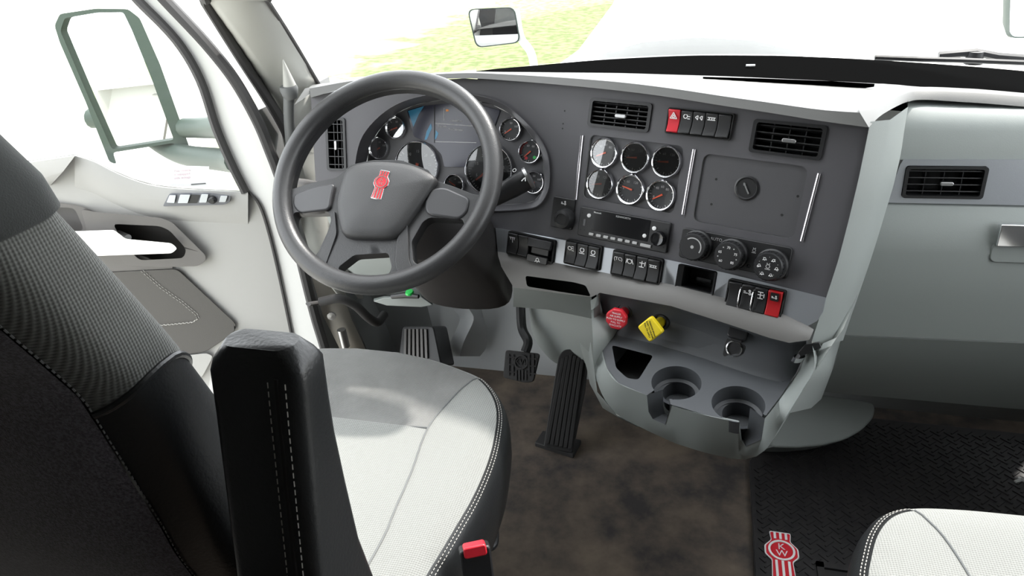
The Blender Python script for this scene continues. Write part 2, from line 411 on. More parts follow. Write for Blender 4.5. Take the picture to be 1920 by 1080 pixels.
# inner pillar foot beside the dash
ft = [[aty(528, 240, 1.60), aty(540, 300, 1.55), aty(560, 400, 1.50), aty(590, 500, 1.47)], [aty(548, 200, 1.58), aty(560, 280, 1.55), aty(590, 400, 1.52), aty(640, 560, 1.50)], [aty(600, 163, 1.62), aty(605, 260, 1.62), aty(625, 400, 1.60), aty(680, 560, 1.6)]]
struct('trim_5', loft([sc(r, 4) for r in ft]), M['pillar'], smooth=70, solid=.006)
# grab handle on the pillar
gh = thing('grab_handle', 'dark grey grab handle tube rising beside the left end of the dashboard', 'handle', aty(548, 330, 1.50))
mk('grip', tube(sc([aty(u, v, 1.50) for u, v in ((549, 340), (546, 280), (542, 220), (542, 172))], 4), .0125, 12), M['greyd'], gh)
mk('collar', lathe(Fr(aty(543, 172, 1.50), (1, 0, 0), (0, 1, .1)), [(.001, .014), (.019, .014), (.021, .006), (.018, -.008), (.014, -.016)], 20), M['greyd'], gh)
mk('cone', lathe(Fr(aty(543, 160, 1.50), (1, 0, 0), (0, 1, .1)), [(.015, 0), (.008, .03), (.001, .06)], 16), M['pillar'], gh)

# ================================================================== dashboard
TA = math.tan(rad(20)); RK = rad(16.45)
CP = raked((-.11394, 1.25202, .86191), 20, 16.45)
def plan(x):
    q = min(max(-.35-x, 0), .4); y0 = 1.25202+(-.11394-max(x, -.35))*TA
    return y0+TA*(q-q*q/.8), math.atan(TA*(1-q/.4))
def FSfr(x):
    y, a = plan(x); return raked((x, y, .86191), math.degrees(a), 16.45)
def FS(u, v, d=0):
    p = CP.px(u, v, d)
    if p.x > -.30:
        e = max(0, (p-CP.o).dot(CP.h)-.345)/.06       # the right edge rolls away
        return CP.px(u, v, d-.018*e*e) if e else p
    for _ in range(8):
        t = (p.z-.86191)/math.cos(RK); y, a = plan(p.x); xb = p.x-t*math.sin(RK)*math.sin(a)
        p = FSfr(xb).px(u, v, d)
    return p
def quad(fr, q, d=0):
    P = [fr.st(u, v, d) for u, v in q]   # order: top left, top right, bottom right, bottom left
    return (P[0][0]+P[3][0])/2, (P[1][0]+P[2][0])/2, (P[2][1]+P[3][1])/2, (P[0][1]+P[1][1])/2
def local_px(fr, out, d=0):
    """outline in frame coordinates back to picture coordinates (to cut matching openings)"""
    o = []
    for a, b in out:
        p = fr.W(a, b, d)-EYE; z = p.dot(CF); o.append((960+FPX*p.dot(CR)/z, 540-FPX*p.dot(CU)/z))
    return o
D = thing('dashboard', 'curved charcoal and grey truck dashboard wrapping towards the driver', 'dashboard', (-.05, 1.45, .5))
Q = dict(
    vent1=[(1107, 181), (1223, 196), (1217, 250), (1103, 235)], vent2=[(1412, 219), (1552, 239), (1539, 304), (1407, 283)],
    haz=[(1256, 198), (1380, 216), (1368, 267), (1248, 247)], gp=[(1105, 251), (1281, 275), (1264, 400), (1094, 372)],
    blank=[(1322, 283), (1518, 318), (1484, 454), (1298, 408)], radio=[(1089, 388), (1261, 416), (1251, 471), (1086, 444)],
    clim=[(1284, 421), (1487, 470), (1474, 529), (1272, 476)],
    b1=[(958, 434), (1046, 448), (1039, 492), (953, 477)], b2=[(1068, 449), (1133, 460), (1126, 507), (1058, 493)],
    b3=[(1156, 466), (1248, 486), (1238, 534), (1146, 513)], pocket=[(1277, 492), (1346, 511), (1337, 554), (1265, 538)],
    b4=[(1372, 519), (1477, 546), (1464, 600), (1358, 571)])
R = {k: quad(CP, q) for k, q in Q.items()}
cl_out = [(664, 345), (663, 307), (672, 265), (691, 235), (720, 208), (752, 190), (789, 179), (830, 174), (880, 176), (925, 186), (960, 205), (993, 235), (1018, 268), (1029, 298), (1031, 342), (1024, 368), (1011, 385), (990, 392), (935, 396), (860, 396), (760, 390), (690, 375)]
cl_in = [(686, 330), (690, 290), (700, 262), (716, 238), (745, 212), (775, 198), (800, 192), (835, 187), (880, 187), (922, 196), (955, 213), (985, 241), (1008, 272), (1018, 300), (1020, 342), (1014, 362), (1002, 376), (985, 381), (935, 384), (860, 384), (770, 380), (705, 366)]
LV = FSfr(-.86); lvq = quad(LV, [(612, 220), (649, 222), (649, 322), (612, 318)])
ftop = [(583, 183), (665, 161), (760, 152), (870, 147), (950, 151), (1060, 160), (1160, 170), (1260, 183), (1360, 199), (1440, 211), (1540, 227), (1629, 239)]
fright = [(1629, 239), (1611, 330), (1592, 410), (1571, 490), (1549, 558)]
stop_ = [(929, 427), (1010, 441), (1090, 456), (1180, 472), (1271, 491), (1370, 514), (1476, 540), (1549, 558)]
sbot = [(933, 471), (995, 483), (1058, 496), (1142, 513), (1258, 533), (1338, 553), (1471, 590), (1515, 611)]
fas = ftop+fright[1:]+stop_[::-1][1:]+[(850, 414), (760, 402), (650, 385), (592, 345), (587, 260)]
holes = [cl_out]
for k, r_ in (('vent1', .006), ('vent2', .006), ('haz', .005), ('gp', .010), ('blank', .012), ('radio', .003), ('clim', .006)):
    holes.append(local_px(CP, rr(*R[k], r_, 3)))
holes.append(local_px(LV, rr(*lvq, .005, 3)))
g = sheet(fas, holes, FS, 32)
ws_ = [wall(h, FS, lambda u, v: FS(u, v, -.006)) for h in holes[1:]]
mk('fascia', join(g, *ws_), M['fascia'], D, smooth=40)
# cluster surround
KP = raked(Vector((-.52, 1.452, .862)), 7, 18)
mid = [((a[0]*.55+b[0]*.45), (a[1]*.55+b[1]*.45)) for a, b in zip(cl_out, cl_in)]
rows = [sc([FS(u, v, 0) for u, v in cl_out], 3, True), sc([FS(u, v, .006) for u, v in cl_out], 3, True)]
ins = [((a[0]*.88+b[0]*.12), (a[1]*.88+b[1]*.12)) for a, b in zip(cl_out, cl_in)]
rows += [sc([FS(u, v, .006) for u, v in ins], 3, True), sc([KP.px(u, v, .002) for u, v in cl_in], 3, True)]
mk('cluster_hood', loft(rows, cu=True), M['fascia'], D, smooth=50)
# top pad: lip over the fascia, pad, rear edge
lip_lo = [(583, 183), (665, 161), (760, 152), (870, 147), (950, 151), (1060, 160), (1160, 170), (1260, 183), (1360, 199), (1440, 211), (1540, 227), (1629, 239)]
lip_hi = [(580, 166), (665, 151), (760, 143), (870, 137), (960, 140), (1060, 146), (1160, 154), (1260, 166), (1360, 181), (1440, 192), (1540, 206), (1612, 211)]
pad_bk = [(588, 158), (680, 150), (780, 142), (880, 136), (960, 135), (1060, 136), (1160, 137), (1260, 140), (1360, 143), (1450, 147), (1560, 152), (1650, 157)]
N_ = 48
a0 = rs(sc([FS(u, v, -.004) for u, v in lip_lo], 4), N_)
a1 = rs(sc([FS(u, v, .020) for u, v in lip_lo], 4), N_)
a2 = rs(sc([FS(u, v, .016) for u, v in lip_hi], 4), N_)
a3 = rs(sc([FS(u, v-3, -.03) for u, v in lip_hi], 4), N_)
a4 = rs(sc([aty(u, v, 1.66) for u, v in pad_bk], 4), N_)
mk('top_pad', loft([a0, a1, a2, a3, a4]), M['topgrey'], D, smooth=50)
# defroster slot in the pad
dq = [(1318, 144), (1430, 147), (1560, 152), (1640, 157), (1592, 164), (1480, 158), (1380, 151)]
dv = [aty(u, v, 1.555) for u, v in dq]
mk('defrost_vent', loft([dv, [p-Vector((0, 0, .006)) for p in dv]], cu=True, cap=True), M['greyd'], D)
# silver strip
def strip_d(u, v): return CP.px(u, v, .004)
sh = [local_px(CP, rr(*R[k], .004, 3)) for k in ('b1', 'b2', 'b3', 'pocket', 'b4')]
endcap = rnd([(1549, 558), (1541, 590), (1515, 611)], 8)
so = stop_+[(1543, 585), (1532, 602), (1515, 611)]+sbot[::-1][1:]
mk('silver_strip', join(sheet(so, [h for h in sh], strip_d, 26), *[wall(h, strip_d, lambda u, v: CP.px(u, v, -.004)) for h in sh], wall(so, strip_d, lambda u, v: CP.px(u, v, -.004))), M['silver'], D, smooth=40)
# grey bolster below the strip, with its slot
def interp(x, P):
    if x <= P[0][0]: return P[0][1]
    for (a, b), (c, d) in zip(P, P[1:]):
        if x <= c: return b+(d-b)*(x-a)/(c-a)
    return P[-1][1]
bb = [(940, 500), (963, 539), (1040, 549), (1109, 557), (1125, 549), (1259, 574), (1363, 607), (1444, 634), (1480, 643), (1518, 637)]
def bol(u, v):
    t0 = interp(u, sbot); t1 = interp(u, bb); k = min(1, max(0, (v-t0)/max(t1-t0, 1)))
    return CP.px(u, v, .004+.020*math.sin(min(1, k*1.3)*math.pi/2))
slot = rnd([(985, 517), (1075, 529), (1098, 535), (1108, 556), (1050, 547), (988, 537)], 5, 3)
bo = sbot+[(1526, 618), (1518, 637)]+bb[::-1][1:]+[(934, 480)]
mk('bolster', join(sheet(bo, [slot], bol, 16), wall(slot, bol, lambda u, v: CP.px(u, v, -.05))), M['bolg'], D, smooth=60)
mk('slot_back', sheet([(975, 505), (1115, 520), (1120, 570), (980, 550)], [], lambda u, v: CP.px(u, v, -.05), 0), M['blackm'], D)
# underside of the bolster and the panel under it, left of the console
AW = Vector((math.sin(rad(20)), math.cos(rad(20)), 0)); HC = CP.h
und = [(963, 539), (1040, 549), (1109, 557)]
un2 = [(962, 575), (1030, 581), (1112, 598)]
mk('knee_panel', loft([[CP.px(u, v, .02) for u, v in und], [CP.px(u, v, -.02) for u, v in und], [CP.px(u, v, -.05) for u, v in un2], [CP.px(u, v, -.16) for u, v in un2]]), M['grey'], D, smooth=50)
# lower centre console: tray plane, valve panel, outer shell
TP = Fr(dep(1268, 717, 1.24), HC, AW*math.cos(rad(8))+Vector((0, 0, math.sin(rad(8)))))
tb = [(1126, 622), (1180, 634), (1237, 647), (1320, 672), (1389, 696), (1440, 711), (1468, 716), (1488, 706), (1496, 692)]
tfront = [(1496, 692), (1466, 740), (1436, 778), (1385, 790), (1320, 776), (1257, 757), (1213, 740), (1160, 717), (1139, 690), (1128, 650)]
cups = [TP.st(1268, 717), TP.st(1384, 757)]
CRAD = .0425
def circ(c, r, n=28): return [(c[0]+r*math.cos(2*math.pi*i/n), c[1]+r*math.sin(2*math.pi*i/n)) for i in range(n)]
ch = [local_px(TP, circ(c, CRAD)) for c in cups]
# each notch runs from the cup to the front lip
binh = rnd([(1147, 647), (1225, 667), (1197, 712), (1176, 709), (1155, 690)], 6, 3)
def tpx(u, v): return TP.px(u, v, 0)
nz1 = [(1213, 740), (1257, 757)]; nz2 = [(1385, 790), (1436, 778)]
FP = Fr(TP.px(1300, 770), HC, Vector((0, 0, math.cos(rad(5))))-AW*math.sin(rad(5)))
FP2 = Fr(TP.px(1412, 788), HC, FP.u)
def bay(c, A, B):
    P = local_px(TP, circ(c, CRAD, 48)); n = len(P)
    ia = min(range(n), key=lambda i: (P[i][0]-A[0])**2+(P[i][1]-A[1])**2); ib = min(range(n), key=lambda i: (P[i][0]-B[0])**2+(P[i][1]-B[1])**2)
    w1 = [P[(ia+k) % n] for k in range((ib-ia) % n+1)]; w2 = [P[(ia-k) % n] for k in range((ia-ib) % n+1)]
    return w1 if len(w1) > len(w2) else w2
tfront = [(1496, 692), (1466, 740), (1436, 779)]+bay(cups[1], (1428, 775), (1390, 784))+[(1385, 791), (1320, 777), (1257, 758)]+bay(cups[0], (1257, 752), (1222, 738))+[(1213, 741), (1160, 718), (1139, 691), (1128, 652)]
tout = tb+tfront[1:]
tr = sheet(tout, [binh], tpx, 24)
mk('cup_tray', join(tr, wall(binh, tpx, lambda u, v: TP.px(u, v, -.06))), M['tray'], D, smooth=40)
mk('bin_floor', sheet([(1140, 640), (1235, 665), (1200, 725), (1140, 705)], [], lambda u, v: TP.px(u, v, -.058), 0), M['blackm'], D)
for c, A, B in ((cups[0], (1257, 752), (1222, 738)), (cups[1], (1428, 775), (1390, 784))):
    pts = [TP.st(u, v) for u, v in bay(c, A, B)]
    up_ = [[TP.W(c[0]+(a-c[0])*k, c[1]+(b-c[1])*k, d) for a, b in pts] for k, d in ((1, 0), (.955, -.028), (.82, -.031))]
    cf = TP.at(c[0], c[1]+.010)
    mk('cup_holder', join(loft(up_), lathe(cf, [(CRAD*.86, -.0305), (CRAD*.66, -.034), (CRAD*.60, -.060), (.001, -.062)], 48)), M['tray'], D, smooth=40)
# valve panel
vtop = [(1122, 553), (1180, 562), (1259, 579), (1363, 612), (1444, 638), (1480, 647), (1512, 645)]
vr0 = rs(sc([CP.px(u, v, -.012) for u, v in vtop], 4), 30); vr1 = rs(sc([TP.px(u, v, 0) for u, v in tb], 4), 30)
vmid = [a.lerp(b, .5)+AW*.012 for a, b in zip(vr0, vr1)]
vlow = [a.lerp(b, .88)+AW*.010 for a, b in zip(vr0, vr1)]
mk('valve_panel', loft([[p+HC*0 for p in rs(sc([CP.px(u, v-6, .016) for u, v in vtop], 4), 30)], vr0, vmid, vlow, vr1]), M['tray'], D, smooth=60)
VU = (vr0[15]-vr1[15]).normalized()
VP = Fr(vmid[15], HC, VU)
# inlaid line of the valve plate
vl = rnd([(1150, 562), (1340, 612), (1452, 650), (1440, 690), (1425, 692), (1290, 655), (1155, 618), (1146, 590)], 14, 4)
mk('valve_plate', prism(VP, [VP.st(u, v) for u, v in vl], -.010, .0015), M['tray'], D, bevel=.001)
# outer shell
I_ = [CP.px(1122, 553, .004), TP.px(1124, 622), TP.px(1127, 655), TP.px(1138, 693), TP.px(1160, 719), TP.px(1213, 741), FP.px(1216, 772), FP.px(1224, 786), FP.px(1247, 796), FP.px(1258, 760), TP.px(1320, 778), TP.px(1384, 792), FP2.px(1389, 826), FP2.px(1399, 837), FP2.px(1428, 824), FP2.px(1434, 785), TP.px(1440, 778), TP.px(1468, 741), TP.px(1498, 694), CP.px(1520, 648, .004)]
O_ = [CP.px(1107, 563, -.02), FP.px(1112, 640, -.05), FP.px(1114, 690, -.04), FP.px(1128, 738, -.03), FP.px(1155, 775, -.02), FP.px(1190, 796, -.012), FP.px(1207, 804, -.01), FP.px(1221, 811, -.01), FP.px(1250, 824, -.01), FP.px(1268, 832, -.01), FP.px(1320, 848, -.01), FP2.px(1368, 859, -.01), FP2.px(1385, 861, -.01), FP2.px(1398, 861, -.01), FP2.px(1418, 856, -.015), FP2.px(1432, 846, -.02), FP2.px(1444, 832, -.03), FP.px(1478, 775, -.06), FP.px(1525, 700, -.10), CP.px(1570, 632, -.03)]
def dens(L): return sc(L[0:6], 4)+L[6:9]+sc(L[9:12], 4)+L[12:15]+sc(L[15:20], 4)
I_, O_ = dens(I_), dens(O_)
mid_ = [a.lerp(b, .5)+FP.n*.006 for a, b in zip(I_, O_)]
out2 = [p+AW*.05-Vector((0, 0, .012)) for p in O_]
out3 = [p+AW*.22+Vector((0, 0, .02)) for p in O_]
lipi = [p+AW*.006-Vector((0, 0, .001)) for p in I_]
mk('console_shell', loft([lipi, I_, mid_, O_, out2, out3]), M['grey'], D, smooth=40)
for L_, cp in (([(1213, 741), (1216, 772), (1224, 786), (1247, 796), (1258, 760)], 0), ([(1384, 792), (1389, 826), (1399, 837), (1428, 824), (1434, 785)], 1)):
    e0 = [(FP, FP2)[cp].px(u, v, .001) for u, v in L_]; cc = TP.W(*cups[cp], 0)
    e1 = [p.lerp(Vector((cc.x, cc.y, p.z)), .55) for p in e0]
    mk('cup_notch', loft([e0, e1]), M['tray'], D, smooth=30)
# side of the console towards the pedals
mk('console_side', loft([[FP.px(1107, 640, -.05), FP.px(1120, 735, -.03), FP.px(1160, 783, -.02), FP.px(1195, 800, -.012)], [FP.px(1104, 660, -.16), FP.px(1106, 720, -.15), FP.px(1130, 765, -.14), FP.px(1200, 800, -.14)], [FP.px(1085, 640, -.3), FP.px(1100, 690, -.3), FP.px(1120, 740, -.3), FP.px(1200, 795, -.3)]]), M['grey'], D, smooth=60)

# passenger side of the dash
gap = [(1700, 191), (1692, 245), (1687, 300), (1663, 380), (1634, 470), (1602, 562), (1579, 628), (1545, 735)]
PY = [1.47, 1.405, 1.395, 1.39, 1.375, 1.365, 1.36, 1.47]
pr_v = [200, 246, 299, 385, 470, 562, 641, 768]
rows = []
for (u, v), y, vr in zip(gap, PY, pr_v):
    A = aty(u, v, y); B = aty(1920, vr, y); e = A+(B-A)*((1.0-A.x)/(B.x-A.x))
    rows.append(rs([A, B, e], 16))
mk('passenger_panel_top', loft([[p+Vector((0, .05, .004)) for p in rows[0]], rows[0], [a.lerp(b, .4)+Vector((0, -.012, .012)) for a, b in zip(rows[0], rows[1])], rows[1], rows[2]]), M['grey'], D, smooth=70)
PF = Fr(aty(1770, 340, 1.392), (rows[3][8]-rows[3][0]), rows[2][4]-rows[3][4])
pvq = quad(PF, [(1697, 309), (1850, 313), (1844, 373), (1691, 369)])
pso = [(1687, 310), (1694, 299)]+[(1920, 299), (2500, 302), (2500, 398), (1920, 385), (1663, 380)]
pvh = local_px(PF, rr(*pvq, .005, 3))
mk('vent_strip', join(sheet(pso, [pvh], lambda u, v: PF.px(u, v, .003), 40), wall(pvh, lambda u, v: PF.px(u, v, .003), lambda u, v: PF.px(u, v, -.006)), wall(pso, lambda u, v: PF.px(u, v, .003), lambda u, v: PF.px(u, v, -.006))), M['silver'], D)
gb0 = rows[3]; bul = [a+Vector((0, -.012, 0)) for a in rows[4]]
gb = thing('glove_box', 'grey glove box door on the passenger side with a chrome latch', 'glove box', aty(1750, 628, 1.37))
mk('door', loft([[p+Vector((0, .01, 0)) for p in gb0], [p+Vector((0, -.004, -.004)) for p in gb0], bul, rows[5], rows[6], [p+Vector((0, .03, -.003)) for p in rows[6]]]), M['grey'], gb, smooth=60)
gl = Fr(aty(1905, 440, 1.366), PF.h, PF.u); q = quad(gl, [(1870, 418), (1985, 421), (1985, 462), (1868, 460)])
mk('latch', prism(gl, rr(*q, .003), -.004, .010), M['chrome'], gb, bevel=.002)
mk('latch_recess', prism(gl, rr(q[0]-.004, q[1]+.01, q[2]-.034, q[2]+.004, .012), -.004, .0025), M['grey'], gb, bevel=.002)
low0 = [p+Vector((0, .004, -.006)) for p in rows[6]]
lowm = [a.lerp(b, .35)+Vector((0, -.015, 0)) for a, b in zip(low0, rows[7])]
mk('lower_panel', loft([low0, lowm, rows[7], [p+Vector((0, .3, .02)) for p in rows[7]]]), M['grey'], D, smooth=60)
# lip of the pad carried round over the passenger side
pu = [(1612, 211), (1640, 203), (1673, 187), (1700, 176), (1730, 171), (1800, 173), (1920, 182), (2500, 236)]
pl_ = [(1629, 239), (1650, 218), (1680, 200), (1702, 191), (1730, 187), (1800, 191), (1920, 200), (2500, 250)]
ppy = [0, 1.22, 1.34, 1.43, 1.46, 1.46, 1.46, 1.46]
def pp(q, i, dy=0): return FS(*q, .016-dy*.4) if i == 0 else aty(q[0], q[1], ppy[i]+dy)
b0 = sc([pp(q, i, .01) for i, q in enumerate(pl_)], 6); b1 = sc([pp(q, i, -.012) for i, q in enumerate(pl_)], 6); b2 = sc([pp(q, i, 0) for i, q in enumerate(pu)], 6)
b3 = sc([aty(u, v, 1.66) for u, v in ((1650, 157), (1656, 157), (1668, 158), (1684, 159), (1715, 162), (1800, 168), (1930, 179), (2420, 232))], 6)
mk('top_pad', loft([b0, b1, b2, [p+Vector((0, .02, .003)) for p in b2], b3]), M['topgrey'], D, smooth=50)
# grey return between the fascia edge and the passenger side
e1 = [FS(u, v, .004) for u, v in [(1632, 228), (1611, 330), (1592, 410), (1571, 490), (1549, 558), (1534, 603), (1522, 640)]]
e2 = [aty(1704, 180, 1.49), aty(1687, 300, 1.40), aty(1663, 380, 1.39), aty(1634, 470, 1.38), aty(1602, 562, 1.37), aty(1588, 603, 1.37), aty(1579, 630, 1.37)]
n1 = rs(sc(e1, 4), 30); n2 = rs(sc(e2, 4), 30)
em = [a.lerp(b, .12)+Vector((.018, -.010, 0)) for a, b in zip(n1, n2)]
mk('stack_side', loft([n1, em, [a.lerp(b, .5)+Vector((.012, 0, 0)) for a, b in zip(em, n2)], n2, [p+Vector((.01, .03, 0)) for p in n2]]), M['grey'], D, smooth=70)
wl = [CP.px(1522, 640, -.004), FP.px(1527, 690, -.095), FP.px(1505, 730, -.08), FP.px(1478, 775, -.062)]
wr = [aty(1579, 630, 1.372), aty(1567, 665, 1.39), aty(1556, 700, 1.43), aty(1544, 738, 1.47)]
wl_, wr_ = rs(sc(wl, 4), 12), rs(sc(wr, 4), 12)
mk('console_wing', loft([wl_, [a.lerp(b, .45)+Vector((.004, -.022, .004)) for a, b in zip(wl_, wr_)], [a.lerp(b, .8)+Vector((.004, -.014, .004)) for a, b in zip(wl_, wr_)], wr_, [p+Vector((.01, .03, 0)) for p in wr_]]), M['grey'], D, smooth=70)
# floor duct at the right of the console
kd = [(1496, 735), (1560, 742), (1642, 756), (1640, 782), (1618, 806), (1585, 825), (1540, 836), (1490, 840), (1440, 838), (1462, 790)]
KF = Fr(atz(1500, 840, .0)+Vector((0, -.02, .12)), (1, .35, 0), (0, .75, .65))
kp = [KF.st(u, v) for u, v in kd]
mk('floor_duct', prism(KF, rnd(kp, .02, 4), -.12, 0), M['grey'], D, bevel=.012, seg=4)

# ================================================================== modules set into the dash
def air_vent(name, label, fr, q, nh, nv, d=0, vert=False, group='dashboard air vents'):
    a0, a1, b0, b1 = q; wd, ht = a1-a0, b1-b0
    f = fr.at((a0+a1)/2, (b0+b1)/2, d)
    t = thing(name, label, 'air vent', f.mat(), group)
    o = rr(-wd/2, wd/2, -ht/2, ht/2, .006, 4); i = rr(-wd/2+.006, wd/2-.006, -ht/2+.005, ht/2-.005, .004, 4)
    mk('frame', loft([[f.W(*p, -.012) for p in o], [f.W(*p, .003) for p in o], [f.W(*p, .003) for p in i], [f.W(*p, -.045) for p in i]], cu=True), M['black'], t, smooth=30)
    mk('duct', prism(f, i, -.047, -.044), M['blackm'], t)
    iw, ih = wd/2-.006, ht/2-.005
    sl_ = None
    for k in range(nh):
        b = -ih+(k+.5)*2*ih/nh
        if vert: sf = f.at(0, 0, -.008); 
        s0 = f.at(0, b, -.007, 0, rad(-28) if not vert else 0)
        if not vert: g = box(Fr(s0.o, s0.h, f.n*math.cos(.35)+f.u*math.sin(.35)), -iw, iw, -.005, .005, -.0009, .0009)
        else: g = box(f.at(0, b, -.007), -iw, iw, -.0008, .0008, -.009, .009)
        mk('slat', g, M['black'], t)
    for k in range(1, nv):
        a = -iw+k*2*iw/nv
        mk('vane', box(f.at(a, 0, -.016), -.0009, .0009, -ih, ih, -.010, .008), M['black'], t)
    mk('tab', prism(f.at(.004 if not vert else 0, -.002, 0), rr(-.011, .011, -.0035, .0035, .003) if not vert else rr(-.003, .003, -.010, .010, .002), -.004, .005), M['steel'], t, bevel=.0012)
    return t
air_vent('air_vent', 'black air vent above the six small gauges', CP, R['vent1'], 5, 5)
air_vent('air_vent', 'black louvred air vent above the blank square plate', CP, R['vent2'], 4, 4)
air_vent('air_vent', 'tall narrow air vent at the left end of the dashboard, seen through the wheel', LV, lvq, 6, 4, 0, True)
air_vent('air_vent', 'black air vent in the silver strip over the glove box', PF, pvq, 4, 4, .003)

_icons = {}
def icon(fr, a, b, d, kind, s, parent, mat):
    """small printed pictogram built of strokes"""
    G = []
    def bar(x0, y0, x1, y1, t=.0007):
        A = Vector((x0, y0)); B = Vector((x1, y1)); n = (B-A).normalized()*t; m_ = Vector((-n.y, n.x))
        G.append(prism(fr, [tuple(Vector((a, b))+(p)*s*1000*1e-3) for p in (A*1-m_/s*1, B-m_/s, B+m_/s, A+m_/s)], d, d+.0003))
    def ring(x, y, r, t=.10):
        n = 14; o = [[fr.W(a+(x+rr_*math.cos(2*math.pi*i/n))*s, b+(y+rr_*math.sin(2*math.pi*i/n))*s, d+.0003) for i in range(n)] for rr_ in (r-t, r+t)]
        G.append(loft(o, cu=True))
    if kind == 0: ring(-.2, 0, .45); bar(.3, -.5, .9, -.5); bar(.3, 0, .9, 0); bar(.3, .5, .9, .5)
    elif kind == 1: bar(-.8, .5, .8, .5); bar(-.5, .5, -.5, -.1); bar(0, .5, 0, -.8); bar(.5, .5, .5, -.1)
    elif kind == 2: ring(0, .1, .5); bar(-.7, -.7, .7, -.7); bar(-.2, .6, -.4, 1); bar(.2, .6, .4, 1)
    elif kind == 3: bar(-.6, .8, .6, .8); bar(0, .8, 0, -.8); bar(-.6, -.8, .6, -.8); bar(-.6, .1, .6, .1); bar(.8, .5, .8, -.5)
    elif kind == 4: bar(-.9, .25, .9, .25); bar(-.9, -.25, .9, -.25); bar(-.5, .25, -.5, -.25); bar(.1, .25, .1, -.25); bar(.6, .25, .6, -.25)
    elif kind == 5: bar(-.8, 0, -.2, .5); bar(-.8, 0, -.2, -.5); bar(-.2, .5, -.2, -.5); bar(.8, .5, .2, 0); bar(.8, -.5, .2, 0); bar(.8, .5, .8, -.5)
    elif kind == 6: bar(-.8, -.6, .8, -.6); bar(-.8, -.6, 0, .8); bar(.8, -.6, 0, .8); bar(-.35, -.35, .35, -.35); bar(-.35, -.35, 0, .3); bar(.35, -.35, 0, .3)
    elif kind == 7: ring(0, 0, .55); bar(-.9, -.6, -.6, .6); bar(.9, -.6, .6, .6)
    elif kind == 8: bar(-.9, -.2, .1, -.2); bar(-.9, .2, -.4, .2); ring(.5, .5, .2); ring(.6, -.2, .25)
    elif kind == 9: ring(0, 0, .5); bar(.4, -.3, .9, -.5); bar(-.4, -.4, -.9, -.7); bar(0, -.5, 0, -.9)
    return mk('icon', join(*G), mat, parent, smooth=0, recalc=False)
def rocker(fr, a, b, wd, ht, parent, up=False, mat=None, ic=None, tx=None, imat=None, ib=.22):
    mat = mat or M['black']
    pr = [(-.5, -.004), (-.5, .007), (-.46, .0095), (-.18, .0065), (.1, .0065), (.46, .0125), (.5, .011), (.5, -.004)]
    if up: pr = [(-x, d) for x, d in pr][::-1]
    h0, h1 = a-wd/2, a+wd/2
    V = [fr.W(h0, b+x*ht, d) for x, d in pr]+[fr.W(h1, b+x*ht, d) for x, d in pr]; n = len(pr)
    F = [tuple(range(n)), tuple(range(n, 2*n))]+[(i, (i+1) % n, n+(i+1) % n, n+i) for i in range(n)]
    o = mk('rocker_switch', (V, F), mat, parent, bevel=.0012)
    dd = .0105 if not up else .0085
    tf = Fr(fr.W(a, b+ib*ht, dd if not up else .0075), fr.h, fr.u+fr.n*(.35*ht*0+ (.28 if not up else -.02)))
    if ic is not None: icon(tf, 0, 0, .0004, ic, wd*.36, o, imat or M['white'])
    if tx: text('lettering', tx, wd*.42, tf, 0, 0, .0006, imat or M['white'], o)
    return o
def bank(name, label, key, items, d=.0):
    a0, a1, b0, b1 = R[key]; f = CP.at((a0+a1)/2, (b0+b1)/2, d); wd, ht = a1-a0, b1-b0
    t = thing(name, label, 'switch panel', f.mat(), 'rocker switch banks')
    o = rr(-wd/2, wd/2, -ht/2, ht/2, .004); i = rr(-wd/2+.002, wd/2-.002, -ht/2+.002, ht/2-.002, .003)
    mk('housing', join(loft([[f.W(*p, -.012) for p in o], [f.W(*p, .0055) for p in o], [f.W(*p, .0055) for p in i], [f.W(*p, -.008) for p in i]], cu=True), prism(f, i, -.010, -.008)), M['blackm'], t, smooth=30)
    x = -wd/2+.003; tot = sum(it[0] for it in items); W_ = wd-.006
    for it in items:
        w_ = it[0]/tot*W_
        yield t, f, x+w_/2, w_-.0012, ht-.006, it
        x += w_
for t, f, a, w_, h_, it in bank('switch_bank', 'switch bank with a red hazard switch between the two upper vents', 'haz', [(1, 'r'), (1, 0), (1, 5), (1, 4), (1, None)]):
    if it[1] == 'r': lab(rocker(f, a, 0, w_, h_, t, False, M['red'], 6), 'red hazard flasher switch')
    else: rocker(f, a, 0, w_, h_, t, True, None, it[1], ib=.25)
for t, f, a, w_, h_, it in bank('switch_bank', 'switch bank nearest the steering column, with a fold-down trailer paddle', 'b1', [(1, 1), (1, None), (2.2, 'p')], .004):
    if it[1] == 'p':
        pd = mk('paddle', loft([[f.W(a-w_/2, y, d) for y, d in ((h_*.5, .0), (h_*.5, .013), (h_*.12, .016), (h_*.05, .008))], [f.W(a+w_/2, y, d) for y, d in ((h_*.5, .0), (h_*.5, .013), (h_*.12, .016), (h_*.05, .008))]], cu=True, cap=True), M['black'], t, bevel=.001)
        mk('lever', prism(f.at(a-.002, -h_*.2, 0), [(-w_*.35, h_*.3), (w_*.4, h_*.3), (w_*.4, -h_*.05), (-w_*.35, -h_*.05)], -.006, .006), M['black'], t, bevel=.001)
        fl = mk('flap', prism(f.at(a, -h_*.40, 0), rr(-w_*.48, w_*.40, -.010, .004, .003), .006, .012), M['black'], t, bevel=.001)
        icon(f.at(a, -h_*.40-.003, 0), 0, 0, .0124, 9, .0065, fl, M['white'])
    else: rocker(f, a, 0, w_, h_, t, False, None, it[1])
for t, f, a, w_, h_, it in bank('switch_bank', 'bank of three rocker switches in the silver strip left of centre', 'b2', [(1, 0), (1, 2), (1, 2)], .004):
    rocker(f, a, 0, w_, h_, t, it[1] == 2, None, it[1], ib=.22)
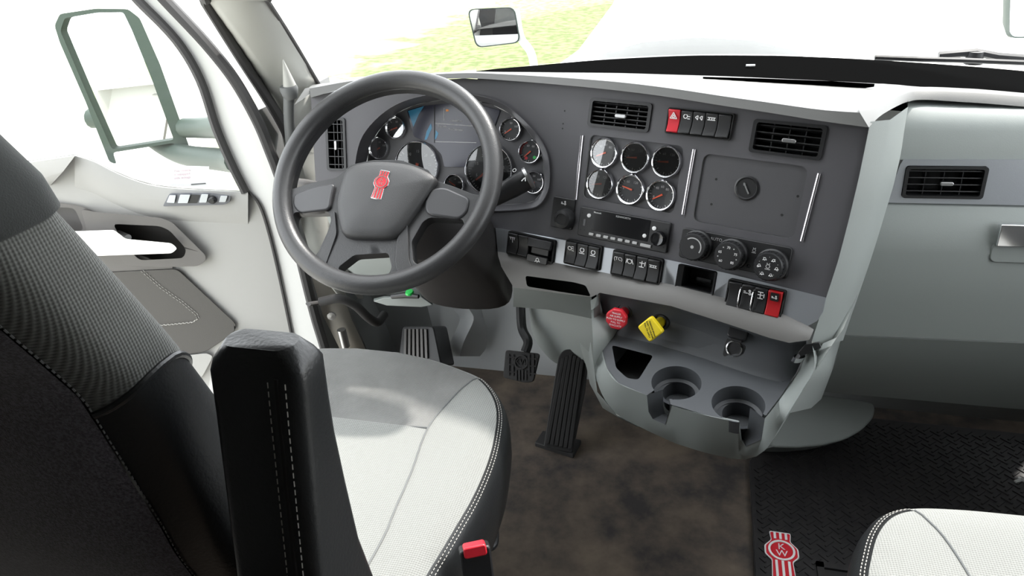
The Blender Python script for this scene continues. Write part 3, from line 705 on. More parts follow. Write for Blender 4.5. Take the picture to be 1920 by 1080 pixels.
for t, f, a, w_, h_, it in bank('switch_bank', 'bank of four rocker switches under the radio', 'b3', [(1, 'TC'), (1, 7), (1, 3), (1, 4)], .004):
    if it[1] == 'TC': rocker(f, a, 0, w_, h_, t, False, None, None, '(TC)')
    else: rocker(f, a, 0, w_, h_, t, it[1] == 3, None, it[1])
n_ = 0
for t, f, a, w_, h_, it in bank('switch_bank', 'switch bank with one red switch at the right end of the silver strip', 'b4', [(1.05, None), (1, 8), (1, 3), (1.1, 'r')], .004):
    if it[1] == 'r':
        o = rocker(f, a, 0, w_, h_, t, False, M['redd'], None); lab(o, 'red rocker switch with a black upper half')
        pl2 = mk('cover', prism(Fr(f.W(a, h_*.27, .0098), f.h, f.u+f.n*.3), rr(-w_*.3, w_*.3, -h_*.16, h_*.17, .002), -.001, .0016), M['black'], o)
        icon(Fr(f.W(a, h_*.27, .0098), f.h, f.u+f.n*.3), 0, 0, .0018, 8, w_*.22, o, M['white'])
    else: rocker(f, a, 0, w_, h_, t, False, None, it[1])
    if n_ in (0, 1):
        mk('guard', tube(sc([f.W(a+w_*.5, y*h_, d) for y, d in ((.42, .006), (.25, .014), (-.05, .015), (-.35, .013), (-.5, .004))], 4), .0013, 8), M['chrome'], t)
    n_ += 1
# open cubby in the strip
a0, a1, b0, b1 = R['pocket']; f = CP.at((a0+a1)/2, (b0+b1)/2, .004); wd, ht = a1-a0, b1-b0
t = thing('storage_pocket', 'small open black pocket in the silver strip right of centre', 'pocket', f.mat())
o = rr(-wd/2, wd/2, -ht/2, ht/2, .003); i = rr(-wd/2+.009, wd/2-.005, -ht/2+.004, ht/2-.003, .002)
mk('frame', loft([[f.W(*p, -.006) for p in o], [f.W(*p, .002) for p in o], [f.W(*p, -.004) for p in i], [f.W(*p, -.05) for p in i]], cu=True), M['black'], t, smooth=30)
mk('back', prism(f, i, -.052, -.049), M['blackm'], t)
mk('port', box(f.at(.0, -.008, -.049), -.018, .014, -.005, .004, 0, .004), M['gloss'], t)

# gauges
def gauge(fr, a, b, r, parent, ang, lo=-220, hi=40, nums=None, major=7, minor=3, nsz=.22, bez=None, red=None, lamps=(), big=False, deep=.006):
    f = fr.at(a, b, .0036)
    bw = .16*r if not big else .07*r
    g = mk('gauge', lathe(f, [(r*1.0, -.004), (r*1.0, .003), (r-bw*.4, .0065), (r-bw*.8, .005), (r-bw, .0005), (r-bw, -.003)], 36), bez or M['chrome'], parent, smooth=50)
    R_ = r-bw
    mk('dial', disc(f, R_, -.0025, 36), M['dial'], g, smooth=0)
    T = []; n = major*minor
    for k in range(n+1):
        th = rad(hi+(lo-hi)*k/n); mj = k % minor == 0; L0 = .80 if mj else .88
        c, s_ = math.cos(th), math.sin(th); w_ = (.028 if mj else .016)*R_
        T.append(prism(f, [(R_*L0*c-w_*s_, R_*L0*s_+w_*c), (R_*L0*c+w_*s_, R_*L0*s_-w_*c), (R_*.95*c+w_*s_, R_*.95*s_-w_*c), (R_*.95*c-w_*s_, R_*.95*s_+w_*c)], -.0024, -.0020))
    mk('tick_marks', join(*T), M['grprint'], g, smooth=0)
    if red:
        T = [[f.W(R_*q*math.cos(rad(x)), R_*q*math.sin(rad(x)), -.0018) for q in (.88, .96)] for x in range(red[0], red[1], 6)]
        mk('red_band', loft(T), M['red'], g, smooth=0)
    for th, s in (nums or []):
        text('numeral', s, R_*nsz, f, R_*.62*math.cos(rad(th)), R_*.62*math.sin(rad(th)), -.0021, M['white'] if big else M['grprint'], g)
    th = rad(ang); c, s_ = math.cos(th), math.sin(th); w0, w1, L1 = .07*R_, .03*R_, .74*R_
    nd = [(-.12*R_*c-w0*s_, -.12*R_*s_+w0*c), (-.12*R_*c+w0*s_, -.12*R_*s_-w0*c), (L1*c+w1*s_, L1*s_-w1*c), (L1*c-w1*s_, L1*s_+w1*c)]
    mk('needle', prism(f, nd, -.0008, .0002), M['needle'], g, smooth=0)
    for (x, y, m_) in lamps: mk('lamp', disc(f, R_*.16, -.0019, 12, x*R_, y*R_), M[m_], g, smooth=0)
    mk('lens', disc(f, R_, .0016, 36), GLG, g, smooth=0)
    return g
a0, a1, b0, b1 = R['gp']; f = CP.at((a0+a1)/2, (b0+b1)/2, 0)
t = thing('gauge_panel', 'recessed panel of six small chrome-ringed gauges in two rows', 'gauge panel', f.mat())
mk('plate', prism(CP, rr(a0, a1, b0, b1, .010, 5), -.009, -.0045), M['fascia2'], t)
GP = CP.at(0, 0, -.0045)
ga = [205, 186, 186, 190, 168, 212]
gc = [(1133, 287), (1191, 295.5), (1250, 303.5), (1125, 345), (1182, 355), (1239, 366)]
for k, (u, v) in enumerate(gc):
    a, b = GP.st(u, v, .004)
    gauge(GP, a, b, .0285, t, ga[k], -220, 20, [(200, '0'), (130, '40'), (90, '60'), (50, '80')][:4] if k in (0, 5) else [(180, '0'), (120, '60'), (60, '120')], 6, 3, .26)
# blank plate with round mount
a0, a1, b0, b1 = R['blank']
t = thing('blank_plate', 'large blank charcoal square plate with a round black mount', 'cover plate', CP.mat((a0+a1)/2, (b0+b1)/2))
mk('plate', prism(CP, rr(a0, a1, b0, b1, .012, 5), -.008, -.0035), M['fascia2'], t)
BP = CP.at(0, 0, -.0035); a, b = BP.st(1400, 353)
mk('mount', lathe(BP, [(.0205, 0), (.0205, .002), (.018, .003), (.016, .0005), (.001, .0005)], 28, a, b), M['black'], t)
mk('clip', join(box(BP.at(a, b, 0, rad(-58)), -.010, .010, -.0012, .0012, .0005, .003), box(BP.at(a-.004, b+.006, 0, 0), -.002, .002, -.002, .002, .0005, .002)), M['steel'], t)
for u, v in ((1343, 336), (1334, 383), (1496, 368), (1466, 403)):
    mk('screw_hole', disc(BP, .0022, .0003, 10, *BP.st(u, v)), M['blackm'], t)
for u, v in ((1059, 208), (1056, 232), (1055, 241)): mk('screw_hole', disc(CP, .0016, .0004, 10, *CP.st(u, v)), M['blackm'], D)
for A, B in (((1092, 254), (1080, 374)), ((1302, 280), (1281, 402)), ((1536, 325), (1503, 452))):
    p = Vector(CP.st(*A)); q = Vector(CP.st(*B)); n = (q-p).normalized(); k = Vector((-n.y, n.x))*.0028
    mk('chrome_rod', tube([CP.W(*p, .0015), CP.W(*q, .0015)], .003, 10), M['rod'], D)
# radio
a0, a1, b0, b1 = R['radio']; f = CP.at((a0+a1)/2, (b0+b1)/2, .0); wd, ht = a1-a0, b1-b0
t = thing('radio', 'black radio with a dark display and a row of pale buttons', 'radio', f.mat())
mk('faceplate', prism(f, rr(-wd/2, wd/2, -ht/2, ht/2, .003), -.012, .006), M['black'], t, bevel=.0015)
def rq(u, v): p = f.st(u, v, .006); return p
q = quad(f, [(1113, 394), (1222, 412), (1213, 452), (1110, 433)], .006)
ds_ = mk('display', prism(f, rr(*q, .002), .004, .0068), M['gloss'], t)
x, y = rq(1169, 408); text('lettering', 'KENWORTH', .0052, f, x, y, .0070, M['grprint'], ds_)
x, y = rq(1121, 399); text('lettering', 'Bluetooth', .0038, f, x, y, .0070, M['white'], ds_)
for k in range(7):
    u = 1109+k*13.6; v = 439+k*2.72; x, y = rq(u, v)
    mk('button', prism(f, rr(x-.0048, x+.0048, y-.0024, y+.0024, .001, 2), .005, .0085), M['grprint'], t, bevel=.0005)
x, y = rq(1211, 460.5); mk('button', prism(f, rr(x-.0105, x+.0105, y-.0026, y+.0026, .001, 2), .005, .0085), M['grprint'], t, bevel=.0005)
for u, v in ((1105, 404), (1227, 428), (1209, 442)):
    x, y = rq(u, v); mk('button', lathe(f, [(.0036, .006), (.0036, .0085), (.001, .009), (.0001, .009)], 16, x, y), M['white'], t)
x, y = rq(1236, 447); kb = mk('knob', lathe(f, [(.0135, .006), (.0130, .016), (.0115, .018), (.006, .0165), (.0001, .0165)], 24, x, y), M['gloss'], t)
x, y = rq(1096, 417); mk('usb_slot', box(f.at(x, y), -.0022, .0022, -.0065, .0065, .0055, .0066), M['gloss'], t)
for u, v in ((1092, 399), (1089, 430), (1096, 431), (1250, 430), (1244, 464)):
    x, y = rq(u, v); mk('screw_hole', disc(f, .0013, .0063, 8, x, y), M['blackm'], t)
# climate controls
a0, a1, b0, b1 = R['clim']; f = CP.at((a0+a1)/2, (b0+b1)/2, .0); wd, ht = a1-a0, b1-b0
t = thing('climate_control', 'black climate panel with three round knobs below the blank plate', 'climate control', f.mat())
mk('panel', prism(f, rr(-wd/2, wd/2, -ht/2, ht/2, .006), -.012, .004), M['black'], t, bevel=.0015)
for k, (u, v) in enumerate(((1298, 463), (1364, 480), (1440, 500))):
    x, y = f.st(u, v, .030)
    kn = mk('knob', lathe(f, [(.0275, .004), (.0270, .010), (.0245, .012), (.0235, .028), (.0215, .031), (.0001, .031)], 32, x, y), M['black'], t)
    mk('grip', join(*[box(f.at(x+.0238*math.cos(q_), y+.0238*math.sin(q_), 0, q_), -.0008, .0010, -.0009, .0009, .013, .027) for q_ in [2*math.pi*i/24 for i in range(24)]]), M['black'], kn)
    T = []
    if k == 0:
        T.append(loft([[f.W(x+r_*math.cos(rad(q_)), y+r_*math.sin(rad(q_)), .0314) for q_ in range(-30, 140, 10)] for r_ in (.0145, .0165)]))
        T.append(disc(f, .003, .0314, 10, x, y))
    else:
        nn = 9
        for i in range(nn):
            q_ = rad(225-270*i/(nn-1)); T.append(disc(f, .0012 if i % 2 else .0006, .0314, 6, x+.016*math.cos(q_), y+.016*math.sin(q_)))
    mk('markings', join(*T), M['grprint'], kn, smooth=0)
    if k == 1:
        for s_, th in (('60', 225), ('65', 160), ('70', 90), ('75', 20), ('85', -45)): text('lettering', s_, .006, f, x+.014*math.cos(rad(th)), y+.014*math.sin(rad(th)), .0314, M['white'], kn)
    if k == 2:
        icon(f, x, y, .0312, 2, .006, kn, M['grprint'])
        for th in (180, 120, 60, 0, -60, -120): icon(f, x+.014*math.cos(rad(th)), y+.014*math.sin(rad(th)), .0312, 9, .0035, kn, M['white'])
x, y = f.st(1343, 449, .004); text('lettering', 'AUTO', .0075, f, x, y, .0044, M['grprint'], t)
x, y = f.st(1414, 470, .004); icon(f, x, y, .0042, 2, .005, t, M['grprint'])
x, y = f.st(1403, 499, .004); mk('sensor', lathe(f, [(.0035, .004), (.003, .006), (.0001, .0055)], 12, x, y), M['gloss'], t)
# mirror adjuster / dimmer knob plate
q = quad(CP, [(1038, 368), (1079, 374), (1074, 431), (1035, 425)])
f = CP.at((q[0]+q[1])/2, (q[2]+q[3])/2); wd, ht = q[1]-q[0], q[3]-q[2]
t = thing('control_knob', 'round black push knob on a plate left of the radio', 'knob', f.mat())
mk('plate', prism(f, rr(-wd/2, wd/2, -ht/2, ht/2, .003), -.004, .004), M['black'], t, bevel=.001)
x, y = f.st(1053, 411, .02)
mk('knob', lathe(f, [(.0205, .004), (.0200, .012), (.017, .020), (.011, .022), (.0105, .0205), (.0001, .0205)], 28, x, y), M['black'], t)
x, y = f.st(1057, 381, .004); icon(f, x, y, .0042, 8, .006, t, M['white'])

# instrument cluster
t = thing('instrument_cluster', 'arched instrument cluster behind the steering wheel, with dials and a screen', 'instrument cluster', KP.mat())
mk('backplate', sheet(cl_in, [], lambda u, v: KP.px(u, v, 0), 30), M['fascia2'], t)
for u, v, ang in ((744, 240, 200), (712, 278, 210), (958, 243, 215), (1001, 342, 180), (853, 347, 150)):
    a, b = KP.st(u, v); gauge(KP, a, b, .0255, t, ang, -220, 30, [(200, '0'), (90, '50'), (30, '100')], 4, 4, .28)
a, b = KP.st(994, 285); gauge(KP, a, b, .0258, t, 222, -220, 30, [(110, '60'), (60, '80')], 4, 4, .28, red=(110, 200), lamps=((-.35, -.6, 'red'), (.5, -.5, 'green')))
a, b = KP.st(783, 311); gauge(KP, a, b, .056, t, 262, -215, 35, [(210, '0'), (170, '5'), (130, '10'), (90, '15'), (50, '20'), (8, '25')], 6, 5, .17, None, big=True)
a, b = KP.st(918, 318); gauge(KP, a, b, .056, t, 219, -215, 35, [(205, '5'), (160, '15'), (118, '35'), (80, '45'), (40, '55'), (12, '65')], 7, 5, .16, None, big=True)
sp = [(763, 207), (790, 199), (830, 195), (890, 195), (938, 207), (918, 262), (893, 280), (890, 313), (833, 313), (828, 290), (812, 272), (776, 256)]
SF = KP.at(0, 0, .002)
scn = mk('screen', prism(SF, rnd([SF.st(u, v) for u, v in sp], .004, 3), -.003, 0), M['screen'], t)
def scr(name, poly, mat, d=.0004): return mk(name, sheet(poly, [], lambda u, v: SF.px(u, v, d), 0), mat, scn, smooth=0)
scr('blue_swirl', [(765, 208), (795, 199), (785, 215), (775, 238)], M['blue']); scr('blue_swirl', [(808, 231), (810, 240), (800, 262), (796, 262), (800, 246)], M['blue'])
scr('blue_swirl', [(817, 244), (822, 250), (818, 260), (815, 262)], M['blue']); scr('divider', [(814, 199), (815.5, 199), (815.5, 268), (814, 268)], M['blackm'])
scr('window_frame', [(816, 231), (893, 236), (893, 237), (816, 232)], M['grprint']); scr('window_frame', [(816, 265), (893, 267), (893, 268), (816, 266)], M['grprint'])
scr('window_frame', [(832, 203), (833, 203), (833, 226), (832, 226)], M['grprint'])
for s_, u, v, z in (('Trip Info', 829, 237, .0062), ('TripOdometer', 855, 243, .0058), ('044497 mi', 856, 227, .0062)):
    x, y = SF.st(u, v); text('lettering', s_, z, SF, x, y, .0005, M['grprint'], scn)
scr('icon', [(836, 205), (841, 205), (841, 209), (836, 209)], M['orange'])

# valves, socket
t = thing('parking_brake_valve', 'red octagonal push-pull air valve knob above the small bin', 'valve knob', VP.mat(*VP.st(1172, 582)))
x, y = VP.st(1172, 583)
mk('collar', lathe(VP, [(.016, -.008), (.0165, .004), (.013, .007), (.011, .002), (.0001, .002)], 24, x, y), M['black'], t)
def valve(t, u0, v0, u1, v1, poly, mat, lines, rot, tm, sz):
    A = VP.px(u0, v0, 0); B = VP.px(u1, v1, .045); n = (B-A).normalized()
    fr = Fr(B, VP.h-n*VP.h.dot(n), VP.u-n*VP.u.dot(n)); fr = Fr(B, fr.h, fr.n.cross(fr.h))
    nn = fr.n if fr.n.dot(n) > 0 else -fr.n
    mk('stem', tube([A, A.lerp(B, .5), B-n*.004], [.0095, .0095, .014], 16), mat, t)
    k = mk('knob', prism(fr, poly, -.008, .004), mat, t, bevel=.0025)
    for i, s_ in enumerate(lines):
        text('lettering', s_, sz, fr, 0, (len(lines)/2-.5-i)*sz*1.25, .0043, tm, k, rot) if not rot else text('lettering', s_, sz, fr.at(0, 0, 0, rot), 0, (len(lines)/2-.5-i)*sz*1.3, .0043, tm, k)
octo = [(.0215*math.cos(rad(22.5+45*i)), .0215*math.sin(rad(22.5+45*i))) for i in range(8)]
valve(t, 1172, 583, 1156, 598, octo, M['red'], ['TRAILER', 'AIR SUPPLY', 'PUSH TO SUPPLY', 'PULL TO', 'EVACUATE'], 0, M['white'], .0048)
t = thing('parking_brake_valve', 'yellow diamond-shaped push-pull parking brake knob', 'valve knob', VP.mat(*VP.st(1240, 603)))
x, y = VP.st(1240, 603)
mk('collar', lathe(VP, [(.016, -.008), (.0165, .004), (.013, .007), (.011, .002), (.0001, .002)], 24, x, y), M['black'], t)
dia = rnd([(.0255*math.cos(rad(90*i+4)), .0255*math.sin(rad(90*i+4))) for i in range(4)], .005, 3)
valve(t, 1240, 603, 1220, 617, dia, M['yellow'], ['PARKING BRAKE', 'PUSH TO RELEASE', 'PULL TO APPLY'], rad(-62), M['black'], .0042)
t = thing('power_socket', 'round metal power socket with its black cap flipped open', 'power socket', VP.mat(*VP.st(1378, 652)))
x, y = VP.st(1378, 653)
mk('base', prism(VP, rr(x-.018, x+.018, y-.020, y+.018, .006), -.008, .004), M['black'], t, bevel=.0015)
mk('socket', lathe(VP, [(.0145, .003), (.0145, .006), (.0122, .0065), (.0115, -.002), (.0110, -.025), (.0001, -.026)], 28, x, y), M['chrome'], t)
mk('cap', prism(VP.at(x+.003, y+.034, .014, 0, rad(-25)), rr(-.017, .017, -.015, .016, .006), -.006, .004), M['black'], t, bevel=.002)
mk('hinge', box(VP.at(x+.002, y+.018, .006), -.010, .010, -.004, .006, -.006, .008), M['black'], t, bevel=.001)
t = thing('power_socket', 'side socket on the right console wall with its black cap sticking out', 'power socket', TP.px(1500, 680, .02))
p0 = CP.px(1503, 662, -.02)
SFr = Fr(p0, AW*.6+Vector((0, 0, .4)), Vector((0, 0, 1)))
mk('cap', loft([[CP.px(u, v, -.012) for u, v in ((1497, 660), (1510, 645), (1537, 640), (1541, 650), (1520, 660), (1502, 668))], [CP.px(u, v, .006) for u, v in ((1496, 661), (1509, 646), (1536, 642), (1540, 652), (1519, 661), (1501, 669))]], cu=True, cap=True), M['black'], t, bevel=.001)
mk('socket', tube([CP.px(1494, 676, -.012), CP.px(1499, 668, -.004)], .010, 14, sx=.5), M['chrome'], t)

# ================================================================== steering wheel and column
TW = rad(44.8)
WP = Fr((-.579, 1.192, .860), (1, 0, 0), (0, math.sin(TW), math.cos(TW)))
def wc(p): return (480+p[0]/2.348, 120+p[1]/2.348)
SW = thing('steering_wheel', 'large black leather steering wheel with an emblem on its hub', 'steering wheel', WP.mat())
RO, RT = .213, .0185
mk('rim', tube([WP.W(RO*math.cos(2*math.pi*i/96), RO*math.sin(2*math.pi*i/96), 0) for i in range(96)], RT, 20, closed=True, up=WP.n), M['wheel'], SW, smooth=180)
def wp(pts, d=0, crop=True): return [WP.st(*(wc(p) if crop else p), d) for p in pts]
HD = -.012
pad = wp([(372, 545), (395, 480), (430, 452), (490, 437), (560, 433), (640, 440), (700, 452), (760, 478), (792, 502), (786, 535), (700, 660), (645, 735), (600, 768), (500, 772), (395, 762), (368, 700), (357, 620)], HD+.012)
frame_o = [(RO*.985*math.cos(2*math.pi*i/72), RO*.985*math.sin(2*math.pi*i/72)) for i in range(72)]
RI = RO-RT*.75
def arc(t0, t1, n=16): return [(RI*math.cos(rad(t0+(t1-t0)*i/n)), RI*math.sin(rad(t0+(t1-t0)*i/n))) for i in range(n+1)]
def ang(p): return math.degrees(math.atan2(p[1], p[0]))
# openings between the spokes
lt = wp([(170, 560)], HD)[0]; rt = wp([(985, 585)], HD)[0]
up_edge = wp([(960, 582), (880, 548), (800, 520), (760, 470), (640, 425), (520, 425), (420, 448), (360, 505), (260, 528), (175, 558)], HD)
A0, A1 = ang(rt), ang(lt)
if A1 < 0: A1 += 360
gap_up = arc(A0, A1, 30)+up_edge[::-1]
gl0 = wp([(178, 662), (325, 655), (338, 690), (325, 740), (285, 835), (262, 862)], HD)
a0_ = ang(gl0[-1]) % 360; a1_ = ang(gl0[0]) % 360
gap_l = gl0+arc(a0_, a1_, 8)[1:-1] if a0_ > a1_ else gl0
gr0 = wp([(915, 690), (770, 682), (740, 700), (690, 790), (700, 880)], HD)
b0_ = ang(gr0[-1]); b1_ = ang(gr0[0])
gap_r = gr0+arc(b0_, b1_, 10)[1:-1]
gb0_ = wp([(370, 905), (440, 848), (590, 838), (606, 905), (590, 935)], HD)
c0_ = ang(gb0_[-1]); c1_ = ang(gb0_[0])
gap_b = gb0_+arc(c0_, c1_, 8)[1:-1]
def frame_map(d): return lambda a, b: WP.W(a, b, d-.010*max(0, 1-((a*a+b*b)**.5)/.19))
gps = [rnd(q, .006, 3) for q in (gap_up, gap_l, gap_r, gap_b)]
mk('spokes', join(sheet(frame_o, gps, frame_map(HD+.010), .02), sheet(frame_o, gps, frame_map(HD-.016), .02), *[wall(q, frame_map(HD+.010), frame_map(HD-.016)) for q in gps]), M['wheel'], SW, bevel=.005, seg=3)
inner = [(p[0]*.93-.002, p[1]*.93) for p in pad]
cpx = sum(p[0] for p in pad)/len(pad); cpy = sum(p[1] for p in pad)/len(pad)
def scl(k): return [(cpx+(a-cpx)*k, cpy+(b-cpy)*k) for a, b in pad]
rows = [[WP.W(*p, d) for p in [tuple(q) for q in sc([Vector((x, y)) for x, y in scl(k)], 3, True)]] for k, d in ((1.0, -.035), (1.0, -.004), (.985, .004), (.94, .009), (.8, .013), (.5, .016), (.2, .017), (.01, .017))]
mk('hub_pad', loft(rows, cu=True), M['pad'], SW, smooth=50)
for poly in ([(163, 572), (250, 540), (345, 522), (330, 590), (322, 640), (190, 655), (160, 625)], [(775, 545), (830, 540), (940, 588), (930, 650), (895, 682), (770, 665), (745, 650), (740, 610)]):
    mk('spoke_insert', prism(WP, rnd(wp(poly, HD+.014), .010, 4), HD-.004, HD+.013), M['insert'], SW, bevel=.004, seg=3)
for poly in ([(345, 640), (355, 745), (300, 900), (262, 880), (330, 720)], [(620, 765), (665, 700), (672, 860), (690, 905), (625, 920), (612, 880)]):
    mk('lower_spoke', prism(WP, rnd(wp(poly, HD+.012), .008, 3), HD-.006, HD+.012), M['wheel'], SW, bevel=.005, seg=3)
# emblem: pierced top, round badge, ribbed tail
def emblem(parent, fr, s, d, tilt, letters, m_red, m_rim):
    f = fr.at(0, 0, d, tilt)
    sil = rnd([(-.30, .62), (-.34, 1.0), (.34, 1.0), (.30, .62), (.52, .35), (.52, .0), (.32, -.22), (.36, -1.0), (-.36, -1.0), (-.32, -.22), (-.52, .0), (-.52, .35)], .06, 2)
    e = mk('emblem', prism(f, [(a*s*1.05, b*s*1.03) for a, b in sil], 0, s*.05), m_rim, parent, bevel=s*.02)
    mk('field', join(prism(f, [(a*s*.95, b*s*.97) for a, b in sil], 0, s*.062)), m_red, e)
    def seg(x0, x1, y0, y1): return box(f, x0*s, x1*s, y0*s, y1*s, s*.05, s*.085)
    for x in (-.2, 0, .2): mk('rib', seg(x-.04, x+.04, -.97, -.25), m_rim, e); mk('rib', seg(x*.9-.04, x*.9+.04, .68, .97), m_rim, e)
    mk('ring', lathe(f.at(0, .2*s, 0), [(.43*s, .05*s), (.43*s, .085*s), (.36*s, .085*s), (.36*s, .05*s)], 28), m_rim, e)
    text('lettering', 'K', .36*s, f, 0, .35*s, .064*s, m_rim, e, ext=.008*s); text('lettering', 'W', .36*s, f, 0, .06*s, .064*s, m_rim, e, ext=.008*s)
    return e
ea, eb = WP.st(714, 347, .016)
emblem(SW, WP.at(ea, eb), .0285, .0165, rad(-8), 1, M['red'], M['chrome'])
# column shroud, stalks
CC = thing('steering_column', 'dark steering column shroud under the wheel, with its stalk', 'steering column', (-.55, 1.45, .5))
ringA = [WP.px(u, v, -.08) for u, v in ((705, 400), (760, 375), (840, 372), (885, 392), (893, 440), (868, 478), (790, 487), (722, 470))]
ringB = [aty(u, v, 1.33) for u, v in ((740, 440), (800, 408), (890, 396), (928, 420), (943, 480), (925, 540), (830, 548), (755, 510))]
ringC = [aty(u, v, 1.36) for u, v in ((775, 500), (830, 455), (910, 430), (945, 455), (961, 545), (935, 577), (850, 577), (795, 558))]
ringD = [aty(u, v, 1.55) for u, v in ((790, 500), (830, 470), (905, 450), (935, 470), (945, 540), (925, 568), (850, 568), (800, 550))]
mk('shroud', loft([sc(r, 4, True) for r in (ringA, ringB, ringC, ringD)], cu=True, cap=True), M['greyd'] if 0 else material('charcoal column plastic', (.028, .026, .026), .5, bump=.15, scale=500), CC, smooth=60)
mk('neck', tube([WP.W(0, -.01, -.03), WP.W(0, -.01, -.10)], .06, 24), M['black'], CC)
A = WP.px(880, 402, -.07); B = WP.px(925, 372, -.065); C_ = WP.px(988, 336, -.06)
stk = mk('stalk', tube([A, A.lerp(B, .6), B, B.lerp(C_, .55), C_], [.010, .013, .0165, .020, .021], 18), M['gloss'] if 0 else M['black'], CC)
mk('stalk_tip', tube([C_, C_+(C_-B).normalized()*.006, C_+(C_-B).normalized()*.009], [.0225, .0225, .012], 18), M['steel'], stk)
sf = Fr(WP.px(965, 320, -.040), (C_-B), WP.u)
text('lettering', 'O', .011, sf, 0, 0, .001, M['white'], stk)
mk('stalk_mark', join(box(sf.at(.006, -.026, 0, rad(20)), -.004, .004, -.0008, .0008, 0, .001), box(sf.at(.010, -.028, 0, rad(70)), -.004, .004, -.0008, .0008, 0, .001)), M['white'], stk)
mk('stalk', tube([WP.px(610, 352, -.06), WP.px(575, 346, -.06), WP.px(556, 343, -.06)], [.009, .011, .010], 14), M['doormid'], CC)
lv = thing('column_lever', 'grey lever tray under the wheel with a green indicator', 'lever', aty(760, 560, 1.45))
mk('tray', loft([[aty(u, v, 1.42) for u, v in ((700, 565), (720, 558), (790, 556), (812, 572), (790, 576), (725, 573))], [aty(u, v, 1.50) for u, v in ((700, 560), (720, 555), (790, 553), (812, 566), (790, 570), (725, 568))]], cu=True, cap=True), M['grey'], lv, bevel=.002)
mk('lever', tube([aty(735, 556, 1.41), aty(760, 553, 1.405), aty(785, 556, 1.40)], [.006, .008, .005], 10), M['black'], lv)
mk('indicator', lathe(Fr(aty(768, 549, 1.405), (1, 0, 0), (0, 1, .3)), [(.011, 0), (.009, .005), (.0001, .006)], 14), M['green'], lv)
# knee bolster left of the column
mk('knee_panel', loft([[aty(u, v, 1.42) for u, v in ((592, 345), (650, 385), (760, 402), (850, 414))], [aty(u, v, 1.43) for u, v in ((610, 400), (655, 440), (760, 470), (850, 480))], [aty(u, v, 1.47) for u, v in ((650, 500), (690, 535), (760, 555), (850, 560))], [aty(u, v, 1.6) for u, v in ((655, 510), (695, 540), (760, 560), (850, 565))]]), M['grey'], D, smooth=60)

# ================================================================== pedals and floor
brk = thing('brake_pedal', 'wide ribbed rubber brake pedal hanging from a dark arm', 'pedal', atz(975, 720, .05))
BF = Fr(aty(977, 685, 1.56), (1, .05, 0), (0, .55, .83))
bp = [(948, 656), (1012, 663), (1000, 716), (985, 718), (943, 708)]
bo_ = rnd([BF.st(u, v) for u, v in bp], .008, 3)
pdl = mk('pad', prism(BF, bo_, -.014, 0), M['rubber'], brk, bevel=.002)
def clipbars(fr, us, v0, v1, du): return [prism(fr, [fr.st(u-du, v0), fr.st(u+du, v0), fr.st(u+du, v1), fr.st(u-du, v1)], 0, .003) for u in us]
mk('ribs', join(*clipbars(BF, (954, 962, 992, 1000), 664, 704, 1.5), *clipbars(BF, (968, 974, 980, 986), 694, 713, 1.5), *[prism(BF, [BF.st(950, v), BF.st(966, v+1), BF.st(966, v+3), BF.st(950, v+2)], 0, .003) for v in (668, 682, 696)], *[prism(BF, [BF.st(988, v+3), BF.st(1006, v+4), BF.st(1006, v+6), BF.st(988, v+5)], 0, .003) for v in (668, 682, 696)]), M['rubber'], pdl)
x, y = BF.st(977, 679); text('lettering', 'KW', .022, BF, x, y, .0015, M['rubber'], pdl, ext=.0015)
mk('badge_ring', lathe(BF, [(.020, 0), (.020, .004), (.016, .004), (.016, 0)], 20, x, y), M['rubber'], pdl)
mk('arm', tube(sc([aty(985, 660, 1.58), aty(990, 640, 1.60), aty(979, 615, 1.64), aty(976, 570, 1.68)], 5), .013, 10), M['black'], brk)
acc = thing('accelerator_pedal', 'long ribbed black accelerator pedal hinged on the floor', 'pedal', atz(1045, 850, 0))
p0 = atz(1045, 850, .015); p1 = aty(1075, 656, 1.60)
AF = Fr(p0, (1, .2, 0), p1-p0)
ao = rnd([AF.st(u, v) for u, v in ((1019, 838), (1047, 668), (1058, 655), (1082, 655), (1097, 666), (1102, 690), (1098, 730), (1074, 850))], .010, 3)
ap = mk('pad', prism(AF, ao, -.012, 0), M['rubber'], acc, bevel=.002)
rb_ = []
for k in range(6):
    t_ = k/5; a = AF.st(1026+t_*42, 832+t_*10, .003); b = AF.st(1056+t_*36, 664+abs(t_-.4)*16, .003)
    dx = .0050; rb_.append([(a[0]-dx, a[1]), (a[0]+dx, a[1]), (b[0]+dx*.9, b[1]), (b[0]-dx*.9, b[1])])
for o_ in rb_: mk('rib', prism(AF, o_, 0, .005), M['rubber'], ap, bevel=.001)
mk('hinge_plate', prism(Fr(atz(1045, 845, .004), (1, .22, 0), (0, 1, 0)), [Fr(atz(1045, 845, .004), (1, .22, 0), (0, 1, 0)).st(u, v) for u, v in ((1003, 835), (1018, 812), (1090, 830), (1075, 858))], -.004, .010), M['rubber'], acc, bevel=.002)
mk('linkage', tube([aty(1058, 670, 1.64), aty(1045, 655, 1.70), aty(1028, 645, 1.78)], .014, 8), M['black'], acc)
